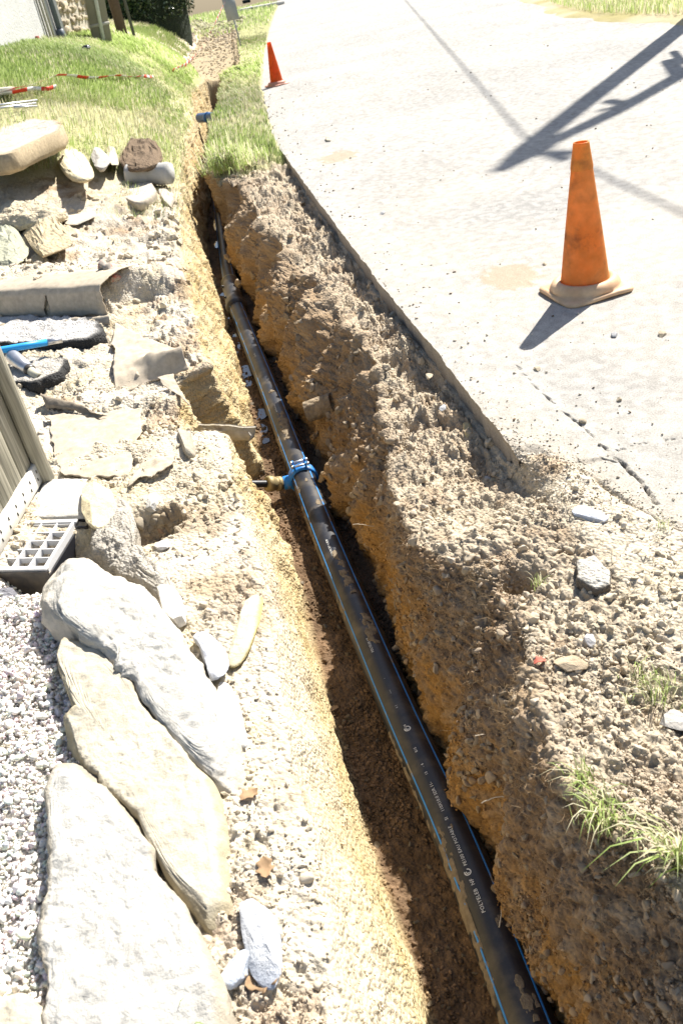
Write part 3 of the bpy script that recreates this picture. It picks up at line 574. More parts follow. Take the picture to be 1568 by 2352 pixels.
# ------------------------------------------------------------------ rocks and slabs
M_st = mat('stone_surface', attr=True, rough=.95, var=.24, vscale=26, bump=.008, bscale=38, hue=None, spec=.15, coords='W')
M_as = mat('bitumen_chunk', attr=True, rough=.8, var=.2, vscale=70, bump=.006, bscale=80, voro=1.3, spec=.3, coords='W')
M_cl = mat('clay_surface', attr=True, rough=1, var=.18, vscale=26, bump=.010, bscale=34, voro=1.2, spec=.1, coords='W')
def rock(name, label, cat, poly, h, top, side=None, m=None, zb=None, prof=3.2, amp=.12, nsc=9, tilt=(0, 0), group=None, seed=0, under=.04, na=120, nr=36, jag=.03, lump=0., parent=None, zf=.4, facet=0, cuts=0, steps=0.):
    cx = np.mean([p[0] for p in poly]); cy = np.mean([p[1] for p in poly])
    if zb is None: g = hit(cx, cy); zb = surf(g[0], g[1]) if g[1] < 60 else g[2]
    Q = np.array([at(px, py, zb + h*zf)[:2] for px, py in poly]); c = Q.mean(0)
    # resample outline by angle
    seg = []; n = len(Q)
    dense = np.vstack([Q[i] + (Q[(i+1) % n]-Q[i])*t for i in range(n) for t in np.linspace(0, 1, 24, endpoint=False)]); c = dense.mean(0)
    d = dense-c; A = np.arctan2(d[:, 1], d[:, 0]); Rr = np.hypot(*d.T); o = np.argsort(A); A = A[o]; Rr = Rr[o]
    a = np.arange(na)/na*2*math.pi - math.pi; R0 = np.interp(a, np.r_[A-2*math.pi, A, A+2*math.pi], np.r_[Rr, Rr, Rr])
    R0 = (R0+np.roll(R0, 1)*.6+np.roll(R0, -1)*.6)/2.2
    R0 = R0*(1.055 if name == 'boundary_stone' else 1)*(1+jag*fbm(np.stack([np.cos(a)*2, np.sin(a)*2, a*0+seed], -1), 2.2, 4, seed))
    t = np.r_[np.linspace(.0, 1, nr)**.75, 1.0, 1.0, 1.0]; tt = np.clip(t, 0, 1)
    z = h*(1-tt**prof)**(1/ (1.0+prof*.45)); z = z+0; z[-3:] = [-under*.3, -under*.7, -under]
    sc = np.r_[tt[:-3], .995, .985, .97]
    X = c[0] + sc[:, None]*R0[None]*np.cos(a)[None]; Y = c[1] + sc[:, None]*R0[None]*np.sin(a)[None]; Z = zb + z[:, None] + (X-c[0])*tilt[0] + (Y-c[1])*tilt[1]
    P = np.stack([X, Y, Z], -1); N = normals(P)
    if N[2, :, 2].mean() < 0: N = -N
    p = P.reshape(-1, 3); am = h*amp
    q_ = p*np.array([1., 1., .6]); ck = np.clip(1-np.abs(fbm(q_*[1.7, .8, 1]+3*seed, 6.5, 3, seed+21))*26, 0, 1)*np.clip(fbm(p, 5, 2, seed+4)*3, 0, 1)
    if cuts:
        rc = np.random.default_rng(seed+50)
        for _ in range(cuts):
            f_ = rc.uniform(0, 6.283); e_ = rc.uniform(.35, 1.1); dd = np.array([math.cos(f_)*math.cos(e_), math.sin(f_)*math.cos(e_), math.sin(e_)]); q = p@dd; mx = q[:-3*na].max() - rc.uniform(.04, .22)*h*1.5; p = p - np.maximum(q-mx, 0)[:, None]*dd
    st_ = fbm(p, 7, 3, seed+31)*5; st_ = np.floor(st_)+sstep(0, .22, st_-np.floor(st_))
    dsp = steps*st_ + am*1.3*fbm(p, nsc, 6, seed, .58)*(1+2.2*(h > .06)*np.repeat(sstep(.72, .92, t), na)*sstep(0, .1, c[0]-p[:, 0]+.05)*(name == 'boundary_stone')) + am*.5*(1-2*np.abs(fbm(p, nsc*.5, 2, seed+9))) + .0022*fbm(p, 55, 3, seed+2)*(1+h*6) - .006*ck*(h > .08)
    if name in ('boundary_stone', 'wall_stone'): wp = worley(p + .02*fbm(p, 20, 2, 6)[:, None], 24, seed+40)[0]; dsp -= .007*np.clip(.42-wp, 0, .4)*2*sstep(-.1, .3, fbm(p, 3.5, 2, seed+41)); dsp += .003*fbm(p, 28, 3, seed+44)
    if lump > 0: u1, u2 = worley(p + .01*fbm(p, 30, 2, 3)[:, None], lump, seed); dsp += h*.16*np.clip(u2-u1, 0, .6)
    if facet > 0:
        u1, u2 = worley(p, facet, seed+3); dsp += h*.14*(.5-u1)
    P = p + N.reshape(-1, 3)*dsp[:, None]; P[:na] = P[:na].mean(0)
    side = top if side is None else side
    k = np.repeat(sstep(.86, .98, t), na)[:, None]; k[-3*na:] = 1
    colr = np.array(top)*(1-k) + np.array(side)*k; colr = colr*(1+.16*fbm(p, 6, 3, seed+5)[:, None]); 
    o = obj(name, P, [gridf(len(t), na, True)], m or M_st, col=np.clip(colr, .01, .85), parent=parent, origin=(c[0], c[1], zb))
    return tag(o, label, cat, group)
def rock2(name, label, cat, poly, h, top, side=None, m=None, zb=None, group=None, seed=0, amp=.12, sink=.3, cuts=12, rot=None, **kw):
    cx = np.mean([p[0] for p in poly]); cy = np.mean([p[1] for p in poly])
    if zb is None: g = hit(cx, cy); zb = surf(g[0], g[1])
    Q = np.array([at(px, py, zb+h*.4)[:2] for px, py in poly]); lo, hi = Q.min(0), Q.max(0); c = (lo+hi)/2; D = Q-Q.mean(0); w, E = np.linalg.eigh(D.T@D); e1, e2 = E[:, 1], E[:, 0]
    a1, a2 = D@e1, D@e2; c = Q.mean(0) + e1*(a1.max()+a1.min())/2 + e2*(a2.max()+a2.min())/2; A_, B_ = (a1.max()-a1.min())/2, (a2.max()-a2.min())/2
    V, F = ICO[4]; P = V.copy(); P = np.sign(P)*np.abs(P)**.8; r = np.random.default_rng(seed)
    for k in range(cuts):
        d = r.normal(size=3); d /= np.linalg.norm(d); mx = (P@d).max()*r.uniform(.62, .88); q = P@d; P = P-np.maximum(q-mx, 0)[:, None]*d
    P = P/np.abs(P).max(0); W = np.stack([c[0]+e1[0]*A_*P[:, 0]+e2[0]*B_*P[:, 1], c[1]+e1[1]*A_*P[:, 0]+e2[1]*B_*P[:, 1], zb + h*(.5*P[:, 2]+.5-sink)], -1)
    n_ = V; W = W + n_*(h*amp*fbm(W, 14, 5, seed, .6) + .002*fbm(W, 60, 3, seed+1))[:, None]
    side = top if side is None else side; k = sstep(-.2, .5, P[:, 2])[:, None]; cc = np.array(side)*(1-k)+np.array(top)*k; cc = cc*(1+.18*fbm(W, 9, 4, seed+2)[:, None])
    o = obj(name, W, F.tolist(), m or M_st, smooth=False, col=np.clip(cc, .01, .8), origin=(c[0], c[1], zb)); return tag(o, label, cat, group)
PALE, YEL, GREY, TAN = (.43, .415, .375), (.445, .405, .32), (.42, .42, .42), (.44, .37, .25)
rock('boundary_stone', 'long pale rough slab, topmost of the big boundary stones, below the plastic grate', 'stone', [(165,1335),(245,1322),(300,1345),(360,1400),(420,1480),(475,1560),(525,1640),(550,1720),(535,1775),(490,1785),(440,1745),(380,1690),(325,1600),(265,1535),(200,1490),(130,1450),(128,1395)], .085, PALE, (.47, .43, .36), tilt=(-.16, .04), group='big boundary stones', seed=1, na=300, nr=110, nsc=9, amp=.13, cuts=14, steps=.002, prof=6)
rock('boundary_stone', 'yellowish flat stone slab in the middle of the three big boundary stones', 'stone', [(150,1515),(240,1508),(290,1560),(360,1680),(430,1725),(485,1790),(522,1900),(527,2050),(495,2135),(440,2090),(400,2030),(360,1960),(330,1890),(270,1840),(220,1790),(165,1725),(175,1690),(215,1650),(150,1590)], .075, YEL, (.37, .32, .22), tilt=(-.10, .03), group='big boundary stones', seed=2, na=340, nr=120, amp=.10, prof=16, cuts=12, steps=.0012, nsc=7)
rock('boundary_stone', 'largest pale grey stone slab at the bottom left, beside the white gravel', 'stone', [(145,1803),(210,1795),(270,1850),(350,1930),(362,2020),(420,2080),(465,2180),(505,2260),(515,2352),(505,2430),(130,2440),(115,2352),(125,2270),(112,2200),(128,2080),(137,1990),(132,1850)], .07, (.45, .435, .395), (.36, .32, .25), tilt=(-.05, .03), group='big boundary stones', seed=3, na=340, nr=120, amp=.10, prof=16, cuts=12, steps=.0012, nsc=7)
rock('boundary_stone', 'corner of a tan stone cut off at the bottom left of the photo', 'stone', [(-60,2320),(60,2285),(125,2340),(150,2440),(-80,2470)], .06, YEL, seed=4, amp=.15, group='big boundary stones')
rock2('boulder', 'smooth white boulder under the mortar bank, right of the topmost slab', 'stone', [(350,1360),(380,1340),(415,1370),(428,1405),(425,1440),(400,1445),(370,1410)], .06, (.64, .62, .58), seed=5, prof=2, amp=.06, nsc=8)
rock2('boulder', 'rounded yellow boulder set in mortar behind the plastic grate', 'stone', [(178,1120),(215,1105),(250,1112),(265,1150),(255,1185),(225,1205),(200,1190),(182,1160)], .07, (.62, .54, .36), seed=6, prof=2, amp=.06, nsc=8)
rock('mortar_bank', 'rough grey mortar haunch curving from the yellow boulder down to the white boulder', 'mortar', [(215,1215),(250,1150),(285,1128),(303,1160),(302,1240),(345,1300),(400,1345),(425,1390),(412,1420),(370,1370),(300,1325),(245,1305),(225,1265)], .05, (.38, .35, .30), (.30, .27, .22), seed=7, amp=.55, nsc=22, m=M_as, jag=.06, zb=-.03)
rock('mortar_patch', 'white mortar patch between the fence foot and the yellow boulder', 'mortar', [(105,1105),(200,1100),(235,1115),(205,1190),(75,1192),(85,1150)], .02, (.50, .48, .44), seed=8, amp=.2, nsc=14, prof=8)
rock2('rock', 'angular bluish grey rock at the foot of the topmost boundary stone', 'rock', [(440,1470),(470,1442),(505,1465),(522,1510),(515,1545),(490,1568),(465,1520),(445,1500)], .07, (.52, .54, .58), (.36, .39, .44), seed=9, prof=2.2, amp=.25, facet=22)
rock2('rock', 'pale block below the bluish grey rock, partly buried in soil', 'rock', [(490,1570),(520,1575),(560,1640),(575,1700),(550,1720),(520,1660)], .03, (.62, .60, .56), seed=10, prof=3, amp=.2)
rock2('rock', 'large bluish white rock half buried near the bottom of the photo', 'rock', [(530,2110),(560,2065),(605,2075),(640,2130),(650,2210),(620,2260),(590,2230),(560,2180)], .06, (.60, .61, .62), (.42, .45, .50), seed=11, prof=2.2, amp=.2, facet=16)
rock2('rock', 'small blue grey rock just left of the large bluish white one', 'rock', [(505,2230),(540,2195),(580,2185),(560,2240),(530,2275),(510,2265)], .035, (.46, .50, .56), seed=12, prof=2.2, amp=.2)
rock2('rock', 'brown lump of earthy stone between the lowest big slab and the bluish white rock', 'rock', [(465,2060),(490,2045),(515,2060),(510,2095),(480,2110),(462,2090)], .03, (.45, .38, .27), seed=13, prof=2, amp=.3, m=M_cl)
rock2('rock', 'upright thin yellow edged stone beside the sunlit trench side', 'rock', [(560,1370),(595,1352),(600,1400),(560,1470),(530,1530),(540,1480),(556,1440)], .035, (.56, .50, .36), (.50, .40, .14), seed=14, prof=3, amp=.2)
rock2('rock', 'reddish brown stone wedged in the hollow right of the mortar bank', 'rock', [(340,1165),(365,1145),(395,1155),(400,1190),(370,1215),(345,1200)], .07, (.36, .25, .17), seed=15, prof=2, amp=.25, zb=-.12)
rock2('rock', 'small white stone on the rim of the hollow under the felt edge', 'rock', [(327,1135),(350,1125),(362,1145),(345,1170),(330,1165)], .04, (.60, .58, .53), seed=16, prof=2, amp=.25, zb=-.03)
rock2('rock', 'pale chip lying in the rubble below the reddish brown stone', 'rock', [(355,1245),(385,1240),(390,1255),(365,1262)], .015, (.60, .57, .52), seed=17, prof=2)
rock2('rock', 'grey pebble stone standing in the bank beside the felt edge', 'rock', [(405,985),(435,985),(445,1015),(430,1045),(412,1020)], .06, (.38, .34, .27), (.34, .30, .24), seed=18, prof=2, amp=.1)
# stones piled at the edge of the lawn
rock('wall_stone', 'thick buff stone slab lying tilted at the lawn edge, cut off by the left border', 'stone', [(-60,300),(0,283),(90,288),(143,298),(150,322),(80,352),(30,378),(-60,384)], .12, (.46, .42, .35), (.36, .29, .19), seed=21, prof=70, amp=.10, nsc=12, cuts=2, group='stones piled at the lawn edge', tilt=(.02, .0), jag=.10, na=200, nr=70)
rock2('wall_stone', 'upright pale yellow stone leaning in the middle of the stones at the lawn edge', 'stone', [(118,345),(160,325),(195,345),(212,385),(205,405),(178,405),(140,378)], .13, (.60, .53, .36), (.48, .40, .26), seed=22, prof=3, amp=.2, nsc=8, group='stones piled at the lawn edge')
rock2('wall_stone', 'rounded grey stone right of the upright pale yellow one at the lawn edge', 'stone', [(200,345),(225,335),(248,350),(250,372),(225,385),(208,370)], .12, (.42, .40, .36), seed=23, prof=2, amp=.1, group='stones piled at the lawn edge')
rock2('wall_stone', 'small tan stone farthest right in the pile at the lawn edge', 'stone', [(240,330),(262,332),(268,365),(258,378),(248,360)], .10, (.50, .44, .33), seed=24, prof=2, amp=.15, group='stones piled at the lawn edge')
rock2('root_clod', 'dark clod of soil and dead roots between the piled stones and the concrete cylinder', 'clod', [(262,330),(300,316),(340,320),(368,338),(355,362),(315,385),(272,380)], .15, (.17, .125, .085), seed=25, m=M_cl, prof=2, amp=.4, nsc=16, lump=18)
rock2('clay_lump', 'greenish grey lump of clay cut off by the left border', 'clay', [(-40,500),(20,505),(50,540),(72,575),(70,600),(40,590),(0,598),(-40,590)], .16, (.36, .36, .27), seed=26, m=M_cl, prof=2.2, amp=.35, nsc=9, lump=11)
rock2('clay_lump', 'large crumbly tan lump of clay in front of the rubble', 'clay', [(45,498),(90,488),(130,500),(160,520),(168,545),(140,566),(100,572),(68,555)], .15, (.46, .38, .25), seed=27, m=M_cl, prof=2, amp=.4, nsc=11, lump=14)
rock2('clay_lump', 'small square tan lump below the large crumbly one', 'clay', [(72,580),(100,572),(112,590),(108,604),(75,604)], .07, (.50, .43, .31), seed=28, m=M_cl, prof=3, amp=.25, nsc=16)
rock('rubble_mound', 'crumbly earth heap behind the large tan lump', 'earth', [(-30,480),(40,468),(110,470),(150,478),(120,498),(40,510),(-30,512)], .07, (.50, .43, .31), seed=29, m=M_cl, prof=2, amp=.5, nsc=14, lump=16)
rock2('flat_stone', 'flat tan stone with a grey end, right of the clay lumps', 'stone', [(128,500),(150,488),(205,478),(208,495),(185,512),(150,510)], .035, (.56, .50, .38), (.40, .37, .32), seed=30, prof=4, amp=.15)
rock('mortar_patch', 'smooth beige mortar patch beside the concrete cylinder', 'mortar', [(262,415),(300,398),(340,405),(360,440),(345,455),(318,470),(285,455)], .014, (.56, .51, .43), (.40, .35, .28), seed=31, prof=14, amp=.1, under=.06)
rock2('rock', 'dark edged flat stone at the lip above the smooth mortar patch', 'rock', [(362,432),(385,435),(400,460),(395,470),(370,455)], .07, (.46, .41, .34), (.30, .25, .2), seed=32, prof=4, amp=.15)
# asphalt fragments on the left
rock('asphalt_chunk', 'broken piece of old asphalt with a black edge, below the draped felt', 'asphalt', [(-60,742),(60,735),(190,738),(235,752),(245,775),(215,792),(150,800),(60,800),(-60,800)], .05, (.50, .48, .45), (.03, .03, .03), m=M_as, seed=33, prof=30, amp=.28, nsc=30, jag=.12, group='pieces of old asphalt')
rock('asphalt_chunk', 'black crumbling asphalt edge under the silver nozzle', 'asphalt', [(25,836),(100,824),(160,835),(142,860),(85,888),(25,884)], .035, (.42, .39, .34), (.03, .03, .03), m=M_as, seed=34, prof=20, amp=.35, nsc=26, jag=.08, group='pieces of old asphalt')
rock('asphalt_chunk', 'dark asphalt fragment among white gravel at the left border under the grate', 'asphalt', [(-30,1352),(30,1350),(45,1375),(20,1392),(-30,1390)], .025, (.16, .16, .18), m=M_as, seed=35, prof=3, amp=.3, nsc=20, group='pieces of old asphalt')
# stones on the right
rock('asphalt_chunk', 'pale dusty asphalt piece lying in the soil right of the burrow', 'asphalt', [(1325,1290),(1365,1280),(1400,1320),(1402,1350),(1370,1362),(1325,1335)], .022, (.47, .44, .38), (.12, .10, .08), m=M_as, seed=36, prof=8, amp=.25, nsc=24, jag=.08, group='pieces of old asphalt')
rock2('flint', 'white and blue grey flint at the border of asphalt and soil', 'flint', [(1318,1165),(1345,1158),(1385,1180),(1395,1192),(1350,1195),(1328,1185)], .022, (.56, .58, .62), (.38, .40, .44), seed=37, prof=2.5, amp=.25)
rock2('stone', 'grey stone block at the right border beside the grass tufts', 'stone', [(1500,1645),(1550,1630),(1600,1640),(1600,1680),(1545,1672),(1512,1660)], .03, (.46, .43, .38), seed=38, prof=4, amp=.2, zb=-.005)
rock2('stone', 'yellow round stone stuck under the broken asphalt edge', 'stone', [(1058,975),(1072,970),(1084,985),(1080,1003),(1062,1000)], .035, (.46, .38, .22), seed=39, prof=2, amp=.1)
rock2('stone', 'small grey angular stone lying beside the rooty bank on the right', 'stone', [(1335,1455),(1360,1450),(1378,1478),(1350,1482)], .02, (.46, .44, .42), seed=40, prof=2.4, amp=.2)
rock2('stone', 'flat brown stone above the first grass tuft on the right', 'stone', [(1270,1505),(1320,1500),(1350,1520),(1310,1540),(1285,1530)], .02, (.45, .36, .25), seed=46, prof=3, amp=.2)
rock2('stone', 'rounded stone lying alone on the road behind the broken edge', 'stone', [(745,316),(757,314),(760,322),(748,324)], .035, (.40, .36, .28), seed=41, prof=2, amp=.1, zb=0)
rock2('stone', 'buff flat stone in the right bank near the small clump of soil', 'stone', [(1100,1100),(1140,1088),(1142,1104),(1112,1110)], .02, (.48, .40, .26), seed=42, prof=3, amp=.1)
for k, (px, py, s, l) in enumerate([(1118,1098,10,'grey blue pebble below the buff flat stone'), (1250,605,5,'dark crumb of earth on the road left of the near cone'), (985,862,9,'yellow crumb of earth on the road above the slab corner'), (1015,935,9,'tan crumb near the slab corner'), (1232,845,8,'brown clod on the road below the near cone'), (1520,765,10,'grey clod on the road at the right border'), (1410,768,8,'tan clod on the road right of the near cone shadow'), (1337,965,9,'round pebble resting by the road crack'), (1420,916,7,'grey pebble on the road above the crack'), (878,487,6,'dark clod on the road behind the broken edge')]):
    rock2('pebble', l, 'pebble', [(px-s, py), (px, py-s*.7), (px+s, py-s*.2), (px+s*.7, py+s*.6), (px-s*.5, py+s*.6)], .012+.0006*s, (.40, .34, .25) if k % 3 else (.34, .34, .34), seed=60+k, prof=2, amp=.2, na=36, nr=10, zb=(0 if py < 1000 else None))
# ------------------------------------------------------------------ felt sheets
def sheet(name, label, quad, nu=60, nv=40, fold=None, amp=.012, seed=0, thick=.004, m=None, jag=.03):
    """quad: corner pixels + height above the ground, going round; fold(u, v) adds height"""
    c = [at(px, py, (hit(px, py)[2]) + dz) if True else None for px, py, dz in quad]
    u = np.linspace(0, 1, nu)[None, :, None]; v = np.linspace(0, 1, nv)[:, None, None]
    P = (c[0]*(1-u)*(1-v) + c[1]*u*(1-v) + c[2]*u*v + c[3]*(1-u)*v).reshape(-1, 3)
    uu, vv = np.meshgrid(np.linspace(0, 1, nu), np.linspace(0, 1, nv)); uu = uu.ravel(); vv = vv.ravel()
    ed = np.maximum(np.maximum(1-uu*8, uu*8-7), np.maximum(1-vv*8, vv*8-7)).clip(0, 1)
    n = fbm(P, 9, 4, seed); n2 = fbm(P+5, 9, 4, seed+3); P[:, 0] += ed*jag*n; P[:, 1] += ed*jag*1.5*n2
    P[:, 2] += amp*1.3*fbm(P, 6, 4, seed+7) + amp*.3*fbm(P, 25, 3, seed+8)
    if fold is not None: P[:, 2] += fold(uu, vv)
    o = obj(name, P, [gridf(nv, nu)], m or M_felt, origin=P.mean(0)); s = o.modifiers.new('thick', 'SOLIDIFY'); s.thickness = thick; s.offset = 0
    return tag(o, label, 'felt', 'sheets of geotextile felt')
g0 = at(255, 722, 0.02); ga = at(-60, 735, .02); gb = at(252, 720, .02); 
# felt draped over the ledge
def drape():
    nu, nv = 140, 60; u = np.linspace(0, 1, nu); prof = np.array([(.36, .165), (.22, .19), (.08, .185), (.02, .17), (.0, .14), (-.012, .07), (-.01, .0)])
    d = np.r_[0, np.cumsum(np.hypot(*np.diff(prof, axis=0).T))]; s = np.linspace(0, d[-1], nv); py = np.interp(s, d, prof[:, 0]); pz = np.interp(s, d, prof[:, 1])
    for _ in range(3): pz[1:-1] = (pz[:-2]+2*pz[1:-1]+pz[2:])/4
    ax = (gb-ga); L = np.linalg.norm(ax); ax /= L; nb = np.array([-ax[1], ax[0], 0]); 
    P = ga + u[None, :, None]*ax*L + py[:, None, None]*nb + pz[:, None, None]*np.array([0, 0, 1.]); P = P.reshape(-1, 3)
    f = fbm(P*np.array([1, 1, .4]), 7, 4, 3); P += nb*(.022*f)[:, None]; P[:, 2] += .008*fbm(P, 5, 3, 8)
    vv = np.repeat(np.linspace(0, 1, nv), nu); uu = np.tile(u, nv); P[:, 0] += (uu > .97)*.02*fbm(P, 18, 3, 5); P[:, 2] += (vv > .95)*.02*fbm(P, 10, 3, 9)
    F = gridf(nv, nu); ctr = P[F].mean(1); tear = ga + ax*L*.60 + np.array([0, 0, .08]); q = ctr - tear; al = q@ax; hh = q[:, 2]; w = .010 + .016*np.clip(1-np.abs(hh+.03)/.06, 0, 1); keep = ~((np.abs(al - .25*hh + .012*fbm(ctr, 30, 2, 4)) < w) & (hh < .05) & (hh > -.10))
    o = obj('geotextile', P, [F[keep]], M_felt, origin=P.mean(0)); s = o.modifiers.new('thick', 'SOLIDIFY'); s.thickness = .005
    tag(o, 'torn tan felt draped over a ledge in front of the clay lumps', 'felt', 'sheets of geotextile felt')
drape()
sheet('geotextile', 'curled brown felt lying over rubble below the black asphalt edge', [(262,742,.02),(405,800,.04),(432,835,.05),(262,885,.02)], seed=1, amp=.02, fold=lambda u, v: .07*np.exp(-((v-.72-.1*u)/.12)**2)*sstep(.25, .6, u) - .04*sstep(.85, 1, v))
sheet('geotextile', 'narrow felt flap hanging over the bank above the broken clay pipe', [(365,868,.03),(400,862,.03),(432,925,.0),(405,905,.01)], seed=2, amp=.02)
sheet('geotextile', 'rolled felt fold with shade in its colour beside the foot of the wooden fence', [(92,905,.03),(170,930,.03),(250,958,.02),(100,938,.01)], seed=3, amp=.02, fold=lambda u, v: .035*np.sin(v*math.pi)*(1-u*.6), m=mat('shaded_felt', (.24, .20, .15), rough=1, var=.3, vscale=30, bump=.003, bscale=200, coords='W'))  # felt tone darkened: the shade of the fold is put into the colour
sheet('geotextile', 'wide flat beige felt between the fence foot and the hollow', [(105,952,.012),(325,940,.012),(300,1105,.015),(140,1092,.015)], nu=90, nv=70, seed=4, amp=.012)
sheet('geotextile', 'ragged pale felt edge overhanging the rubble hollow', [(385,998,.012),(402,1030,.02),(385,1075,.03),(290,1122,.03)], seed=5, amp=.02, jag=.06)
sheet('geotextile', 'thin felt strip curling below the draped felt', [(150,738,.01),(250,728,.03),(258,748,.0),(160,752,.0)], seed=6, amp=.01, fold=lambda u, v: .03*np.sin(v*math.pi))
g = hit(258, 640); t = spline([g+[-.05, .03, .09], g+[0, 0, .06], g+[.03, -.06, .0]], 14); 
V, F = tube(t, [.03+.008*math.sin(i*1.7) for i in range(14)], 14); V = V + .012*fbm(V, 40, 3, 3)[:, None]
tag(obj('rolled_felt_end', V, F, mat('red_grey_cloth', (.38, .33, .28), rough=1, var=.3, vscale=50, bump=.004, bscale=70, stain=((.42, .12, .09), 14, .52, .6)), origin=g), 'frayed grey roll with a red edge at the end of the draped felt', 'felt roll')
# ------------------------------------------------------------------ water main in the trench
R_P = .064
pc = [(1213,2352,-.61),(1071,1980,-.615),(930,1665,-.62),(835,1440,-.63),(749,1233,-.635),(697,1100,-.64),(613,880,-.64),(575,785,-.64),(541,699,-.64),(522,611,-.64),(509,520,-.64),(500,455,-.64)]
PC = np.array([at(*p) for p in pc]); PC = np.vstack([PC[0]-(PC[1]-PC[0])*1.6, PC, [.10, 14.6, -.64], [.28, 17.0, -.60]])
path = spline(PC, 500)
for _ in range(20): path[1:-1] = (path[:-2]+2*path[1:-1]+path[2:])/4
Pp, Tp, Np, Bp = frames(path)          # N is up; B = T x N points to the left (-X) for a +Y path?
sgn = 1 if Bp[10][0] > 0 else -1
slen = np.r_[0, np.cumsum(np.linalg.norm(np.diff(path, axis=0), axis=1))]
def onpipe(s, th, r=R_P):
    """s along pipe, th from the top towards +X (right)"""
    s = np.atleast_1d(s).astype(float); th = np.broadcast_to(np.asarray(th, float), s.shape); r = np.broadcast_to(np.asarray(r, float), s.shape)
    c = np.stack([np.interp(s, slen, path[:, k]) for k in range(3)], -1); n = np.stack([np.interp(s, slen, Np[:, k]) for k in range(3)], -1); b = sgn*np.stack([np.interp(s, slen, Bp[:, k]) for k in range(3)], -1)
    return c + r[:, None]*(np.cos(th)[:, None]*n + np.sin(th)[:, None]*b)
def s_of(px, py, z=-.6):
    p = at(px, py, z); return float(slen[np.argmin(np.linalg.norm(path-p, axis=1))])
main = empty('water_main', path[60]+[0, 0, -R_P], 'black plastic water pipe with blue stripes running along the trench floor', 'pipe')
V, F = tube(path, R_P, 48); body = obj('pipe_body', V, F, M_black, main)
r = np.random.default_rng(3)
for th in (-52, 38, 128, -142):
    th = math.radians(th); s = np.linspace(.02, slen[-1]-.05, 420); w = .0032/R_P
    V = np.vstack([onpipe(s, th-w, R_P+.0004), onpipe(s, th-w*.8, R_P+.0012), onpipe(s, th+w*.8, R_P+.0012), onpipe(s, th+w, R_P+.0004)]).reshape(4, -1, 3).transpose(1, 0, 2).reshape(-1, 3)
    obj('stripe', V, [gridf(420, 4)], M_stripe, body)
# printed text along the pipe, reading away from the camera
def printed(txt, s0, size, th0, flip=False):
    cu = bpy.data.curves.new('t', 'FONT'); cu.body = txt; cu.size = size; cu.space_character = 1.1; cu.resolution_u = 2
    to = bpy.data.objects.new('t', cu); C.objects.link(to); dg = bpy.context.evaluated_depsgraph_get(); me = bpy.data.meshes.new_from_object(to.evaluated_get(dg))
    V = np.array([v.co[:] for v in me.vertices]).reshape(-1, 3); F = [list(p.vertices) for p in me.polygons]; bpy.data.objects.remove(to); bpy.data.curves.remove(cu); bpy.data.meshes.remove(me)
    if not len(V): return s0
    P = onpipe(s0+V[:, 0], th0 - V[:, 1]/R_P, R_P+.0007); obj('printed_text', P, F, M_white, body, smooth=False); return s0+V[:, 0].max()
tz = math.radians(-8)
s = s_of(1103, 2125); e = printed('POLYELEB', s, .0145, tz); 
def ring_logo(sc, th, rr):
    V = []; n = 24
    for i in range(n+1):
        a = i/n*5.2; 
        for q in (rr*.72, rr): V.append(onpipe(sc+q*math.cos(a), th+q*math.sin(a)/R_P, R_P+.0007)[0])
    for i in range(9):
        a = 2+i/8*3.4
        for q in (rr*.28, rr*.5): V.append(onpipe(sc+q*math.cos(a), th+q*math.sin(a)/R_P, R_P+.0007)[0])
    F = [[2*i, 2*i+1, 2*i+3, 2*i+2] for i in range(n)]+[[50+2*i, 51+2*i, 53+2*i, 52+2*i] for i in range(8)]
    obj('printed_logo', V, F, M_white, body, smooth=False)
e = printed('NF', e+.012, .015, tz); ring_logo(e+.022, tz-.10, .010)
e = printed('PE100 EAU POTABLE', e+.042, .0135, tz); e = printed('SI', e+.022, .0135, tz); e = printed('110X10.0 SDR 11-', e+.022, .0135, tz)
e = printed('13', e+.03, .012, tz); e = printed('- 4', e+.02, .012, tz); e = printed('B15', e+.05, .012, tz); e = printed('S1108', e+.075, .011, tz); e = printed('6 1', e+.08, .011, tz); e = printed('-----', e+.06, .010, tz); e = printed('-', e+.06, .012, tz)
ring_logo(s_of(965, 1680)-.0, tz+.0, .011)
printed('POLYELEB NF', s_of(866, 1520), .013, tz); printed('110X10.0 SDR 11 PE 80', s_of(772, 1283), .012, tz); printed('PE100 EAU POTABLE', s_of(620, 960), .011, tz); printed('110X10.0 SDR 11', s_of(585, 830), .011, tz)
